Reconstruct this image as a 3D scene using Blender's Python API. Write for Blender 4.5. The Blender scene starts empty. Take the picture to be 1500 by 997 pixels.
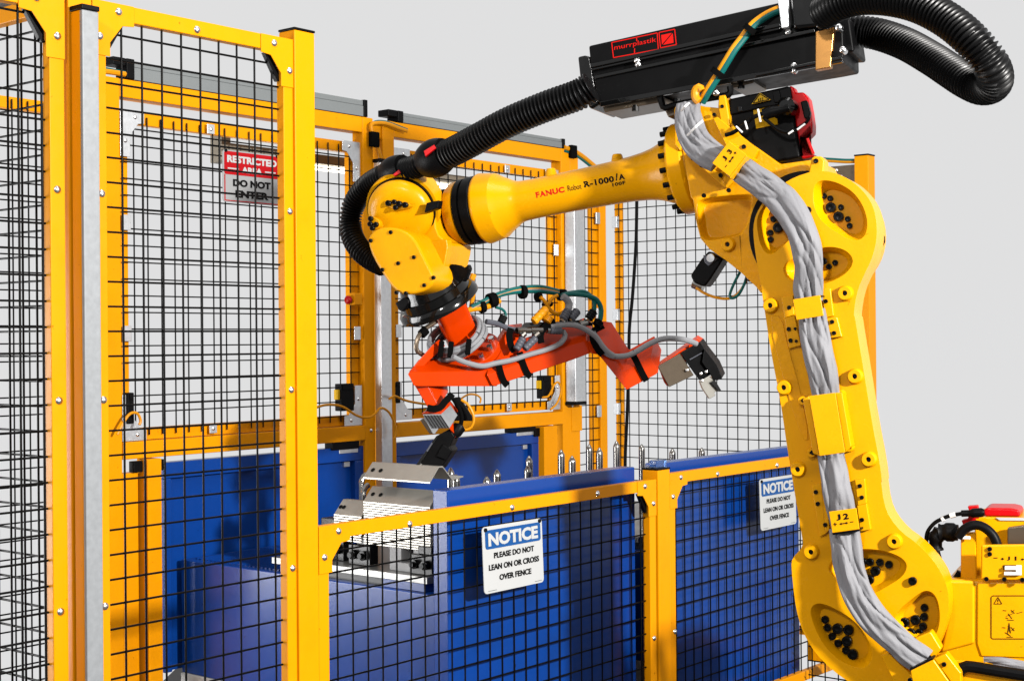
import bpy, bmesh, math, random
from mathutils import Vector, Matrix, noise
random.seed(7)
scene = bpy.context.scene
col = scene.collection

# ------------------------------------------------------------------ camera
CAM_H = 1.55
cam_d = bpy.data.cameras.new('camera')
cam_d.sensor_width = 36.0
cam_d.lens = 36.0 * 2133.0 / 1500.0
cam_d.clip_start = 0.05
cam_d.clip_end = 200.0
RHO = 0.008
cam_o = bpy.data.objects.new('camera', cam_d)
cam_o.location = (0, 0, CAM_H)
cam_o.rotation_euler = (math.pi / 2, RHO, 0)
col.objects.link(cam_o)
scene.camera = cam_o

# ------------------------------------------------------------------ light: a pale seamless studio and soft boxes
world = bpy.data.worlds.new('World')
scene.world = world
world.use_nodes = True
bg = world.node_tree.nodes['Background']
bg.inputs['Color'].default_value = (0.745, 0.745, 0.748, 1)
bg.inputs['Strength'].default_value = 1.0
scene.view_settings.view_transform = 'Standard'
scene.view_settings.look = 'None'
scene.view_settings.exposure = 0.0
scene.view_settings.gamma = 1.0


def area(name, loc, target, power, sx, sy, color=(1, 1, 1)):
    d = bpy.data.lights.new(name, 'AREA')
    d.shape = 'RECTANGLE'
    d.size = sx
    d.size_y = sy
    d.energy = power
    d.color = color
    o = bpy.data.objects.new(name, d)
    o.location = loc
    o.rotation_euler = (Vector(target) - Vector(loc)).to_track_quat('-Z', 'Y').to_euler()
    col.objects.link(o)
    return o


area('key_softbox', (4.4, 0.8, 3.1), (0.7, 6.0, 1.3), 1300, 0.32, 0.32, (1.0, 0.97, 0.93))
area('fill_softbox', (-1.6, -1.0, 4.3), (0.0, 6.0, 1.2), 230, 0.5, 0.5, (1.0, 0.98, 0.95))
area('top_softbox', (0.6, 4.6, 6.0), (0.6, 6.4, 1.0), 110, 2.5, 1.5, (1.0, 0.98, 0.95))
area('left_softbox', (-4.2, 5.4, 0.9), (0.0, 5.9, 0.3), 270, 2.2, 2.0, (1.0, 1.0, 1.0))

# ------------------------------------------------------------------ pixel <-> place
FPX, CX, CY = 2133.0, 750.0, 498.5
CAM = Vector((0, 0, CAM_H))
TH = math.radians(39.4)
DU = Vector((math.sin(TH), math.cos(TH), 0))      # along the front fence
DW = Vector((-math.cos(TH), math.sin(TH), 0))     # from the front fence to the rear frame
UZ = Vector((0, 0, 1))
P0 = Vector((-590 / 2133 * 4.383, 4.383, 0))


def ray(px, py):
    dx = (px - CX) / FPX
    dy = (CY - py) / FPX
    c, s = math.cos(RHO), math.sin(RHO)
    return Vector((dx * c + dy * s, 1, -dx * s + dy * c))


def hit(px, py, p, n):
    d = ray(px, py)
    return CAM + d * ((p - CAM).dot(n) / d.dot(n))


def at(px, py, Y):
    return CAM + ray(px, py) * Y


def C(u, w, z):
    return P0 + DU * u + DW * w + UZ * z


def uz(px, py, w):
    q = hit(px, py, C(0, w, 0), DW) - P0
    return q.dot(DU), q.z


def wz(px, py, u):
    q = hit(px, py, C(u, 0, 0), DU) - P0
    return q.dot(DW), q.z


# robot plane
J3 = at(1190, 330, 5.4)
WR = at(590, 300, 6.1)
E1 = (J3 - WR)
E1.z = 0
E1.normalize()
NR = Vector((E1.y, -E1.x, 0))      # towards the camera
if NR.y > 0:
    NR = -NR


def R(px, py, off=0.0):
    return hit(px, py, J3 + NR * off, NR)


def rs(p):                           # metres per pixel at a point
    return p.y / FPX


def ZM(x0, y0, s, pts):
    return [(x0 + a / s, y0 + b / s) for a, b in pts]


# ------------------------------------------------------------------ materials
def mat(name, base, rough=0.5, metal=0.0, spec=0.5, noise_scale=0.0, bump=0.0, var=0.0, coat=0.0, alpha_mix=None, emit=None, rvar=0.0, coords='Object', wear=0.0):
    base = tuple(c * (0.6 if metal < 0.5 else 0.8) for c in base)
    m = bpy.data.materials.new(name)
    m.use_nodes = True
    nt = m.node_tree
    b = nt.nodes['Principled BSDF']
    b.inputs['Base Color'].default_value = (*base, 1)
    b.inputs['Roughness'].default_value = rough
    b.inputs['Metallic'].default_value = metal
    b.inputs['Specular IOR Level'].default_value = spec
    if coat:
        b.inputs['Coat Weight'].default_value = coat
        b.inputs['Coat Roughness'].default_value = 0.08
    if emit:
        b.inputs['Emission Color'].default_value = (*emit[:3], 1)
        b.inputs['Emission Strength'].default_value = emit[3]
    if noise_scale:
        tc = nt.nodes.new('ShaderNodeTexCoord')
        nz = nt.nodes.new('ShaderNodeTexNoise')
        nz.inputs['Scale'].default_value = noise_scale
        nz.inputs['Detail'].default_value = 5
        nt.links.new(tc.outputs[coords], nz.inputs['Vector'])
        if var:
            mr = nt.nodes.new('ShaderNodeMapRange')
            mr.inputs['To Min'].default_value = 1 - var
            mr.inputs['To Max'].default_value = 1 + var
            nt.links.new(nz.outputs['Fac'], mr.inputs['Value'])
            mx = nt.nodes.new('ShaderNodeMix')
            mx.data_type = 'RGBA'
            mx.blend_type = 'MULTIPLY'
            mx.inputs[0].default_value = 1
            mx.inputs[6].default_value = (*base, 1)
            nt.links.new(mr.outputs[0], mx.inputs[7])
            src = mx.outputs[2]
            if wear:
                # grime in broad patches and small chips, fixed to the object
                for sc, det, lo, hi, tone in ((2.6, 9, 0.50, 0.78, 0.80), (38.0, 3, 0.70, 0.74, 0.35)):
                    nw = nt.nodes.new('ShaderNodeTexNoise')
                    nw.inputs['Scale'].default_value = sc
                    nw.inputs['Detail'].default_value = det
                    nw.inputs['Roughness'].default_value = 0.68
                    nt.links.new(tc.outputs[coords], nw.inputs['Vector'])
                    rg = nt.nodes.new('ShaderNodeMapRange')
                    rg.inputs['From Min'].default_value = lo
                    rg.inputs['From Max'].default_value = hi
                    nt.links.new(nw.outputs['Fac'], rg.inputs['Value'])
                    mw = nt.nodes.new('ShaderNodeMix')
                    mw.data_type = 'RGBA'
                    mw.blend_type = 'MULTIPLY'
                    mw.inputs[7].default_value = (tone, tone * 0.97, tone * 0.9, 1)
                    mm = nt.nodes.new('ShaderNodeMath')
                    mm.operation = 'MULTIPLY'
                    mm.inputs[1].default_value = wear
                    nt.links.new(rg.outputs[0], mm.inputs[0])
                    nt.links.new(mm.outputs[0], mw.inputs[0])
                    nt.links.new(src, mw.inputs[6])
                    src = mw.outputs[2]
            nt.links.new(src, b.inputs['Base Color'])
        if rvar:
            n2 = nt.nodes.new('ShaderNodeTexNoise')
            n2.inputs['Scale'].default_value = noise_scale * 0.15
            nt.links.new(tc.outputs[coords], n2.inputs['Vector'])
            m2 = nt.nodes.new('ShaderNodeMapRange')
            m2.inputs['To Min'].default_value = max(0.03, rough - rvar)
            m2.inputs['To Max'].default_value = rough + rvar
            nt.links.new(n2.outputs['Fac'], m2.inputs['Value'])
            nt.links.new(m2.outputs[0], b.inputs['Roughness'])
        if bump:
            bp = nt.nodes.new('ShaderNodeBump')
            bp.inputs['Strength'].default_value = bump
            bp.inputs['Distance'].default_value = 0.004
            nt.links.new(nz.outputs['Fac'], bp.inputs['Height'])
            nt.links.new(bp.outputs[0], b.inputs['Normal'])
    return m


M = {}
M['fence'] = mat('fence_yellow_paint', (0.88, 0.325, 0.0005), 0.36, spec=0.07, noise_scale=180, bump=0.05, var=0.03, rvar=0.1, wear=0.7)
M['robot'] = mat('robot_yellow_paint', (0.84, 0.375, 0.0005), 0.26, spec=0.14, noise_scale=95, bump=0.10, var=0.03, rvar=0.08, wear=0.7)
M['robot_cast'] = mat('robot_cast_paint', (0.80, 0.35, 0.0005), 0.32, spec=0.14, noise_scale=48, bump=0.55, var=0.05, rvar=0.08, wear=0.7)
M['orange'] = mat('tool_orange_paint', (0.66, 0.042, 0.0003), 0.2, spec=0.16, noise_scale=60, bump=0.05, var=0.04, wear=0.9)
M['blue'] = mat('cart_blue_paint', (0.002, 0.045, 0.265), 0.25, spec=0.36, noise_scale=70, bump=0.015, var=0.06, rvar=0.03, wear=0.9)
M['black'] = mat('black_plastic', (0.003, 0.003, 0.0033), 0.42, spec=0.07, noise_scale=150, bump=0.03, rvar=0.12)
M['hose'] = mat('black_hose_plastic', (0.003, 0.003, 0.0033), 0.36, spec=0.18, noise_scale=40, bump=0.04, rvar=0.1)
M['gloss'] = mat('gloss_black_paint', (0.003, 0.003, 0.003), 0.12, spec=0.4, noise_scale=60, bump=0.05)
M['boltk'] = mat('black_oxide_bolt', (0.003, 0.003, 0.003), 0.25, spec=0.14)
M['wire'] = mat('black_wire_coating', (0.003, 0.003, 0.003), 0.4, spec=0.06)
M['bolts'] = mat('zinc_bolt', (0.82, 0.82, 0.82), 0.22, metal=1.0)
M['galv'] = mat('galvanized_steel', (0.74, 0.76, 0.78), 0.36, metal=0.9, noise_scale=55, bump=0.05, var=0.22, rvar=0.08)
M['alu'] = mat('grey_anodised_aluminium', (0.25, 0.27, 0.275), 0.42, metal=0.3, spec=0.2, noise_scale=120, var=0.08, rvar=0.06)
M['steel'] = mat('polished_steel', (0.34, 0.33, 0.31), 0.2, metal=1.0, noise_scale=40, var=0.06, rvar=0.05)
M['sheet'] = mat('bare_sheet_steel', (0.40, 0.385, 0.345), 0.34, metal=0.75, noise_scale=14, var=0.14, rvar=0.12)
M['plate'] = mat('machined_plate', (0.26, 0.26, 0.25), 0.3, metal=0.6, noise_scale=20, var=0.08, rvar=0.08)
M['clampk'] = mat('blackened_clamp_steel', (0.008, 0.008, 0.008), 0.3, spec=0.3, noise_scale=40, var=0.2)
M['brown'] = mat('brushed_bracket_steel', (0.13, 0.10, 0.07), 0.3, metal=0.7, noise_scale=30, var=0.12)
M['cloth'] = mat('grey_sleeve_cloth', (0.225, 0.225, 0.24), 0.62, spec=0.2, noise_scale=220, bump=0.25, var=0.10)
M['red'] = mat('red_plastic', (0.50, 0.002, 0.004), 0.3, spec=0.15)
M['white'] = mat('white_sign_plastic', (0.50, 0.51, 0.51), 0.4, spec=0.15, noise_scale=8, var=0.03)
M['signblue'] = mat('sign_blue_print', (0.012, 0.08, 0.27), 0.4, spec=0.1)
M['signred'] = mat('sign_red_print', (0.42, 0.004, 0.008), 0.4, spec=0.1)
M['ink'] = mat('black_print', (0.004, 0.004, 0.004), 0.5, spec=0.05)
M['redink'] = mat('red_print', (0.60, 0.006, 0.003), 0.45, spec=0.1)
M['label'] = mat('yellow_label', (0.70, 0.40, 0.003), 0.4, spec=0.1)
M['teal'] = mat('teal_cable', (0.002, 0.11, 0.10), 0.4, spec=0.2)
M['ycable'] = mat('yellow_cable', (0.72, 0.28, 0.002), 0.4, spec=0.15)
M['gcable'] = mat('grey_cable', (0.26, 0.265, 0.28), 0.38, spec=0.3)
M['gplug'] = mat('grey_plug', (0.085, 0.09, 0.11), 0.4, spec=0.25)
M['strap'] = mat('black_hook_strap', (0.003, 0.003, 0.003), 0.85, spec=0.03, noise_scale=300, bump=0.3)
M['tie'] = mat('white_cable_tie', (0.75, 0.75, 0.75), 0.4)
M['lamp'] = mat('lit_tube', (0.9, 0.9, 0.85), 0.3, emit=(1.0, 0.93, 0.78, 6.0))
M['fixture'] = mat('lamp_housing', (0.26, 0.23, 0.18), 0.45, metal=0.1, spec=0.2)
M['glassblue'] = mat('blue_clear_plastic', (0.12, 0.25, 0.62), 0.08, spec=0.6)
M['glassblue'].node_tree.nodes['Principled BSDF'].inputs['Transmission Weight'].default_value = 0.75
M['tinted_band'] = mat('reflection_tinted_band', (0.40, 0.19, 0.05), 0.25, metal=0.85, noise_scale=20, var=0.15)  # plain steel band; the robot's yellow reflection is put into its colour
M['galvpost'] = mat('darkened_galvanized_steel', (0.28, 0.295, 0.31), 0.5, metal=0.15, spec=0.25, noise_scale=55, bump=0.05, var=0.2)  # copy of the galvanized steel, colour lowered against strong light on the front post
M['shaded_white'] = mat('shaded_white_plastic', (0.34, 0.345, 0.35), 0.4, spec=0.15, noise_scale=8, var=0.05)  # white sign plastic with the rear sign's shade put into its colour
M['studio'] = mat('darkened_floor', (0.09, 0.09, 0.09), 0.8, spec=0.1, noise_scale=4, var=0.1)
M['floor'] = mat('pale_concrete', (0.50, 0.49, 0.47), 0.7, noise_scale=60, bump=0.3, var=0.28)


# ------------------------------------------------------------------ mesh building
class MB:
    def __init__(s):
        s.v = []
        s.f = []

    def add(s, vs, fs):
        n = len(s.v)
        s.v += [Vector(v) for v in vs]
        s.f += [tuple(i + n for i in f) for f in fs]
        return s

    def hexa(s, p):      # 4 front, 4 back
        return s.add(p, [(0, 1, 2, 3), (7, 6, 5, 4), (0, 4, 5, 1), (1, 5, 6, 2), (2, 6, 7, 3), (3, 7, 4, 0)])

    def cbox(s, u0, u1, w0, w1, z0, z1):
        return s.hexa([C(u0, w0, z0), C(u1, w0, z0), C(u1, w0, z1), C(u0, w0, z1), C(u0, w1, z0), C(u1, w1, z0), C(u1, w1, z1), C(u0, w1, z1)])

    def bar(s, p0, p1, a, b, up=UZ):      # box along p0-p1; a across, b along up
        d = (p1 - p0).normalized()
        x = d.cross(up).normalized()
        y = x.cross(d).normalized()
        x, y = x * a / 2, y * b / 2
        return s.hexa([p0 - x - y, p0 + x - y, p0 + x + y, p0 - x + y, p1 - x - y, p1 + x - y, p1 + x + y, p1 - x + y])

    def prism(s, front, vec):
        n = len(front)
        vs = list(front) + [p + vec for p in front]
        fs = [tuple(range(n)), tuple(range(2 * n - 1, n - 1, -1))]
        fs += [(i, i + n, (i + 1) % n + n, (i + 1) % n) for i in range(n)]
        return s.add(vs, fs)

    def ring_stack(s, rings, cap=True, closed=False):
        k = len(rings[0])
        vs = [p for r in rings for p in r]
        fs = []
        m = len(rings)
        for j in range(m - 1):
            for i in range(k):
                fs.append((j * k + i, j * k + (i + 1) % k, (j + 1) * k + (i + 1) % k, (j + 1) * k + i))
        if cap:
            fs.append(tuple(range(k - 1, -1, -1)))
            fs.append(tuple((m - 1) * k + i for i in range(k)))
        return s.add(vs, fs)

    def lathe(s, p0, axis, prof, seg=40, cap=True, ref=None):
        d = axis.normalized()
        r = ref or (UZ if abs(d.z) < 0.9 else Vector((1, 0, 0)))
        x = d.cross(r).normalized()
        y = d.cross(x)
        rings = [[p0 + d * t + (x * math.cos(2 * math.pi * i / seg) + y * math.sin(2 * math.pi * i / seg)) * q for i in range(seg)] for t, q in prof]
        return s.ring_stack(rings, cap)

    def cyl(s, p0, p1, r, seg=16):
        return s.lathe(p0, p1 - p0, [(0, r), ((p1 - p0).length, r)], seg)

    def tube(s, pts, r, seg=10, step=None, prof=None, smooth=True, rfun=None):
        P = crom(pts, step or r * 0.8) if smooth else [Vector(p) for p in pts]
        rings = []
        t0 = (P[1] - P[0]).normalized()
        ref = UZ if abs(t0.z) < 0.9 else Vector((1, 0, 0))
        x = t0.cross(ref).normalized()
        for j, p in enumerate(P):
            a = P[max(0, j - 1)]
            b = P[min(len(P) - 1, j + 1)]
            t = (b - a).normalized()
            x = (x - t * x.dot(t)).normalized()
            y = t.cross(x)
            ring = []
            for i in range(seg):
                an = 2 * math.pi * i / seg
                q = r
                if prof:
                    q = r * prof[j % len(prof)]
                if rfun:
                    q = rfun(j, len(P), an, p)
                ring.append(p + (x * math.cos(an) + y * math.sin(an)) * q)
            rings.append(ring)
        return s.ring_stack(rings)

    def plate(s, outer, vec, holes=()):
        """outline polygon (front) with pockets: holes = [(loop, depth, shrink)]; vec goes front -> back"""
        bm = bmesh.new()
        dn = vec.normalized()

        def loop(pts):
            vs = [bm.verts.new(p) for p in pts]
            es = [bm.edges.new((vs[i], vs[(i + 1) % len(vs)])) for i in range(len(vs))]
            return vs, es
        ov, oe = loop(outer)
        hl = []
        edges = list(oe)
        for lp, dep, shr in holes:
            hv, he = loop(lp)
            hl.append((hv, dep, shr))
            edges += he
        if holes:
            bmesh.ops.triangle_fill(bm, use_beauty=True, use_dissolve=False, edges=edges, normal=-dn)
        else:
            bm.faces.new(ov)
        bv = [bm.verts.new(v.co + vec) for v in ov]
        n = len(ov)
        for i in range(n):
            bm.faces.new((ov[i], bv[i], bv[(i + 1) % n], ov[(i + 1) % n]))
        bm.faces.new(bv[::-1])
        for hv, dep, shr in hl:
            c = sum((v.co for v in hv), Vector()) / len(hv)
            fl = [bm.verts.new(c + (v.co - c) * shr + dn * dep) for v in hv]
            m = len(hv)
            for i in range(m):
                bm.faces.new((hv[i], fl[i], fl[(i + 1) % m], hv[(i + 1) % m]))
            bm.faces.new(fl)
        bmesh.ops.recalc_face_normals(bm, faces=bm.faces[:])
        bm.verts.index_update()
        s.add([v.co.copy() for v in bm.verts], [tuple(v.index for v in f.verts) for f in bm.faces])
        bm.free()
        return s

    def mesh(s, name, m, origin=Vector((0, 0, 0)), smooth=35):
        me = bpy.data.meshes.new(name)
        me.from_pydata([v - origin for v in s.v], [], s.f)
        bm = bmesh.new()
        bm.from_mesh(me)
        bmesh.ops.recalc_face_normals(bm, faces=bm.faces[:])
        for f in bm.faces:
            f.smooth = True
        lim = math.radians(smooth)
        for e in bm.edges:
            if len(e.link_faces) == 2 and e.calc_face_angle(0) > lim:
                e.smooth = False
        bm.to_mesh(me)
        bm.free()
        me.materials.append(m)
        return me

    def obj(s, name, m, parent=None, bevel=0.0, smooth=35, seg=2, pivot=None):
        """one mesh object; vertices are given in world coordinates"""
        if parent is None:
            org = pivot if pivot is not None else base_of(s.v)
        else:
            org = wloc(parent)
        o = bpy.data.objects.new(name, s.mesh(name, m, org, smooth))
        o.location = org if parent is None else (0, 0, 0)
        col.objects.link(o)
        if parent is not None:
            o.parent = parent
        if bevel:
            bv = o.modifiers.new('bevel', 'BEVEL')
            bv.width = bevel
            bv.segments = seg
            bv.limit_method = 'ANGLE'
            bv.angle_limit = math.radians(35)
            bv.harden_normals = True
        return o


def base_of(vs):
    lo = Vector((min(v.x for v in vs), min(v.y for v in vs), min(v.z for v in vs)))
    hi = Vector((max(v.x for v in vs), max(v.y for v in vs), max(v.z for v in vs)))
    return Vector(((lo.x + hi.x) / 2, (lo.y + hi.y) / 2, lo.z))


def wloc(o):
    p = Vector(o.location)
    while o.parent:
        o = o.parent
        p = p + Vector(o.location)
    return p


def crom(pts, step):
    P = [Vector(p) for p in pts]
    P = [P[0] * 2 - P[1]] + P + [P[-1] * 2 - P[-2]]
    out = []
    for i in range(1, len(P) - 2):
        a, b, c, d = P[i - 1:i + 3]
        n = 24
        for k in range(n):
            t = k / n
            out.append(0.5 * ((2 * b) + (c - a) * t + (2 * a - 5 * b + 4 * c - d) * t * t + (3 * b - a - 3 * c + d) * t ** 3))
    out.append(P[-2])
    res = [out[0]]
    acc = 0.0
    for i in range(1, len(out)):
        seg = (out[i] - out[i - 1]).length
        while acc + seg >= step:
            f = (step - acc) / seg
            q = out[i - 1].lerp(out[i], f)
            res.append(q)
            out[i - 1] = q
            seg = (out[i] - q).length
            acc = 0.0
        acc += seg
    if (res[-1] - out[-1]).length > step * 0.3:
        res.append(out[-1])
    return res


def chaikin(pts, n=2):
    P = [Vector((p[0], p[1])) for p in pts]
    for _ in range(n):
        Q = []
        for i in range(len(P)):
            a, b = P[i], P[(i + 1) % len(P)]
            Q += [a.lerp(b, 0.25), a.lerp(b, 0.75)]
        P = Q
    return [(p.x, p.y) for p in P]


def tag(o, label=None, cat=None, group=None, kind=None):
    if label:
        o['label'] = label
    if cat:
        o['category'] = cat
    if group:
        o['group'] = group
    if kind:
        o['kind'] = kind
    return o


def thing(name, label, cat, loc, group=None):
    o = bpy.data.objects.new(name, None)
    o.empty_display_size = 0.1
    o.location = loc
    col.objects.link(o)
    return tag(o, label, cat, group)


def inst(name, me, parent, wpos, scale=None):
    o = bpy.data.objects.new(name, me)
    col.objects.link(o)
    if parent is not None:
        o.parent = parent
        o.location = wpos - wloc(parent)
    else:
        o.location = wpos
    if scale is not None:
        o.scale = scale
    return o


def text_mb(body, fn, w, h, spacing=1.0, bold=0.0, shear=0.0):
    """lettering as a flat mesh stretched to w x h; fn(x, y) places each point"""
    cu = bpy.data.curves.new('lettering', 'FONT')
    cu.body = body
    cu.size = 1.0
    cu.offset = bold
    cu.space_character = spacing
    cu.shear = shear
    cu.resolution_u = 3
    o = bpy.data.objects.new('lettering', cu)
    col.objects.link(o)
    dg = bpy.context.evaluated_depsgraph_get()
    me = bpy.data.meshes.new_from_object(o.evaluated_get(dg))
    xs = [v.co.x for v in me.vertices]
    ys = [v.co.y for v in me.vertices]
    x0, x1, y0, y1 = min(xs), max(xs), min(ys), max(ys)
    mb = MB()
    mb.add([fn((v.co.x - x0) / (x1 - x0) * w, (v.co.y - y0) / (y1 - y0) * h) for v in me.vertices], [tuple(p.vertices) for p in me.polygons])
    bpy.data.objects.remove(o)
    bpy.data.meshes.remove(me)
    return mb

# ================================================================== the fenced cell
PITCH = 0.0755
WR_R = 0.0036


def wire_mesh(direction, length, r=WR_R):
    mb = MB()
    mb.cyl(Vector((0, 0, 0)), direction * length, r, 6)
    return mb.mesh('wire', M['wire'], smooth=80)


def dome_mesh(axis, r=0.0128, h=0.008, m=None):
    mb = MB()
    prof = [(-0.002, r), (0.0, r)] + [(h * math.sin(a), r * math.cos(a)) for a in (0.4, 0.8, 1.2)] + [(h, r * 0.12)]
    mb.lathe(Vector((0, 0, 0)), axis, prof, 14)
    return mb.mesh('bolt', m or M['bolts'], smooth=60)


DOME_F = dome_mesh(-DW)
DOME_R = dome_mesh(-DU)
DOME_S = dome_mesh(-DW, 0.010, 0.006)


def panel(name, label, cat, fn, a0, a1, z0, z1, adir, front, bar=0.05, thick=0.035, a_off=None, z_off=None, wire_a=None, wire_z=None,
          gussets=(), gmat='fence', gw=0.15, gh=0.165, bolts=(), group=None, wdep=0.02, dome=None, bars='lrtb', gdep=-0.004):
    """fn(a, depth, z) -> place; depth grows away from the viewer. front: bars before the mesh, else the mesh before the bars"""
    t = thing(name, label, cat, fn((a0 + a1) / 2, 0, z0), group)

    def bx(pa0, pa1, pz0, pz1, d0, d1, nm, m, bev=0.003):
        mb = MB()
        mb.hexa([fn(pa0, d0, pz0), fn(pa1, d0, pz0), fn(pa1, d0, pz1), fn(pa0, d0, pz1), fn(pa0, d1, pz0), fn(pa1, d1, pz0), fn(pa1, d1, pz1), fn(pa0, d1, pz1)])
        return mb.obj(nm, M[m], t, bev)
    bd0, bd1 = (0, thick) if front else (wdep + 0.006, wdep + 0.006 + thick)
    if 'l' in bars:
        bx(a0, a0 + bar, z0, z1, bd0, bd1, 'stile', 'fence')
    if 'r' in bars:
        bx(a1 - bar, a1, z0, z1, bd0, bd1, 'stile', 'fence')
    ia0 = a0 + (bar if 'l' in bars else 0)
    ia1 = a1 - (bar if 'r' in bars else 0)
    if 't' in bars:
        bx(ia0, ia1, z1 - bar, z1, bd0, bd1, 'top_rail', 'fence')
    if 'b' in bars:
        bx(ia0, ia1, z0, z0 + bar, bd0, bd1, 'bottom_rail', 'fence')
    # mesh wires, each one a piece
    wa0, wa1 = wire_a or (a0 + 0.012, a1 - 0.012)
    wz0, wz1 = wire_z or (z0 + 0.012, z1 - 0.012)
    wd = (thick * 0.55) if front else wdep - 0.004
    vm = wire_mesh(UZ, wz1 - wz0)
    hm = wire_mesh(adir, wa1 - wa0)
    k = math.ceil((wa0 - a_off) / PITCH)
    while a_off + k * PITCH < wa1:
        inst('wire', vm, t, fn(a_off + k * PITCH, wd, wz0))
        k += 1
    k = math.ceil((wz0 - z_off) / PITCH)
    while z_off + k * PITCH < wz1:
        inst('wire', hm, t, fn(wa0, wd + (2 * WR_R if front else -2 * WR_R), z_off + k * PITCH))
        k += 1
    for (cx, cz) in gussets:
        sx = 1 if cx == 'l' else -1
        sz = -1 if cz == 't' else 1
        ca = a0 if cx == 'l' else a1
        ch = z1 if cz == 't' else z0
        b2 = bar * (1.25 if gmat == 'fence' else 0.95)
        loop = [(0, 0), (gw, 0), (gw, b2), (b2 + 0.045, b2 + 0.004), (b2, b2 + 0.06), (b2, gh), (0, gh)]
        pts = [fn(ca + sx * x, gdep, ch + sz * y) for x, y in loop]
        vec = fn(0, 0.004 if front else 0.003, 0) - fn(0, 0, 0)
        g = MB().plate(pts, vec).obj('gusset', M[gmat], t, 0.0012)
        if front:
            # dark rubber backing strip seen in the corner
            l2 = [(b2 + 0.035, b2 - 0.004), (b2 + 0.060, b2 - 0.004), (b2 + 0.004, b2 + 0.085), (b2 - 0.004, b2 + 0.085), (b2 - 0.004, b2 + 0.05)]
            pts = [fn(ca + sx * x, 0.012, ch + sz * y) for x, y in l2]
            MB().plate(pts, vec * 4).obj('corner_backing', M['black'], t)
        for (x, y) in ((gw * 0.62, bar * 0.5), (bar * 0.5, gh * 0.66)):
            inst('bolt', dome or DOME_F, t, fn(ca + sx * x, gdep, ch + sz * y))
    for (a, z) in bolts:
        inst('bolt', dome or DOME_F, t, fn(a, bd0, z))
    return t


def cell_fn(w):
    return lambda a, d, z: C(a, w + d, z)


def post(name, label, u0, u1, w0, w1, z0, z1, cat='fence post', group=None, cap=True, base=True, bolts=(), m='fence'):
    t = thing(name, label, cat, C((u0 + u1) / 2, (w0 + w1) / 2, z0), group)
    MB().cbox(u0, u1, w0, w1, z0 + (0.012 if base else 0), z1).obj('tube', M[m], t, 0.004)
    if base:
        MB().cbox(u0 - 0.04, u1 + 0.04, w0 - 0.04, w1 + 0.04, z0, z0 + 0.012).obj('base_plate', M[m], t, 0.002)
    if cap:
        MB().cbox(u0 - 0.002, u1 + 0.002, w0 - 0.002, w1 + 0.002, z1 + 0.0005, z1 + 0.009).obj('end_cap', M['black'], t, 0.003)
    for u, w, z, me in bolts:
        inst('bolt', me, t, C(u, w, z))
    return t


FZ = -0.32
# added floor under the cell, out of view, dark to cut light bounced upward
fl = MB()
fl.prism([Vector((x, y, FZ)) for x, y in ((-8, -4), (8, -4), (8, 7.95), (1.5, 7.95), (1.5, 9.9), (-1.95, 9.9), (-1.95, 7.95), (-8, 7.95))], UZ * -0.05)
tag(fl.obj('floor', M['studio']), kind='structure')

TOP = 2.582
# ---- front row: corner post, galvanised post before it, tall panels, half height panels
uc0 = uz(96, 200, 0.0)[0]
us0, us1 = uz(122.5, 300, -0.066)[0], uz(147, 300, -0.066)[0]
post('corner_post', 'full height yellow corner post at the left, half hidden behind the bare galvanised post', uc0 + 0.012, uc0 + 0.094, 0.0, 0.075, FZ, 2.75)
t = post('galvanized_post', 'bare galvanised square post with black cap standing before the left corner post', us0, us1, -0.066, -0.052, FZ, uz(124, 14, -0.066)[1], cat='steel post', m='galvpost', cap=False, base=False)
MB().cbox(us0 + 0.001, us1 - 0.004, -0.0515, -0.008, FZ, uz(124, 14, -0.066)[1]).obj('backing_tube', M['fence'], t, 0.003)
MB().cbox(us0 - 0.003, us1 + 0.002, -0.069, -0.005, uz(124, 14, -0.066)[1] + 0.0005, uz(124, 14, -0.066)[1] + 0.016).obj('end_cap', M['black'], t, 0.003)

stile_bolt = lambda a, px, py0, dz, n: [(a, uz(px, py0, 0)[1] - dz * i) for i in range(n)]
uF0 = uz(95, 200, 0.0)[0]
z0b = uz(86, 278, 0)[1]
panel('mesh_panel', 'tall black mesh panel in yellow frame cut by the left edge of the photo', 'fence panel', cell_fn(0.0), uF0 - 1.2, uF0, FZ + 0.05, uz(60, -14, 0)[1], DU, True,
      a_off=uz(31.5, 60, 0)[0], z_off=uz(30, 91.5, 0)[1], gussets=(('r', 't'),), gw=0.15, gh=0.19,
      bolts=[(uF0 - 0.027, z0b - 0.615 * i) for i in range(4)], group='mesh panels of the fence')
uL = uz(161.5, 300, 0)[0] - 0.052
u1a = uz(432, 100, 0.012)[0]
zF1b = uz(422, 309, 0)[1]
panel('mesh_panel', 'tall black mesh panel in yellow frame between galvanised post and second yellow post', 'fence panel', cell_fn(0.012), uL, u1a - 0.003, FZ + 0.05, TOP, DU, True,
      a_off=0.074, z_off=2.4935, gussets=(('l', 't'), ('r', 't')),
      bolts=[(u1a - 0.028, zF1b - 0.607 * i) for i in range(4)] + [(uL + 0.03, uz(150, 283, 0)[1] - 0.62 * i) for i in range(4)] + [(uz(292, 43, 0)[0], uz(292, 43, 0)[1])],
      group='mesh panels of the fence')
p1u0, p1u1 = uz(432.5, 200, 0)[0], uz(462, 200, 0)[0]
post('fence_post', 'full height yellow fence post with black cap where the tall fence drops to half height', p1u0, p1u1, 0, 0.08, FZ, uz(440, 45, 0)[1],
     group='square yellow fence posts', bolts=[])
p2u0, p2u1 = uz(963.5, 720, 0)[0], uz(981, 720, 0)[0]
zH = uz(508, 769, 0)[1]
zH2 = uz(880, 710, 0)[1]
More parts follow.
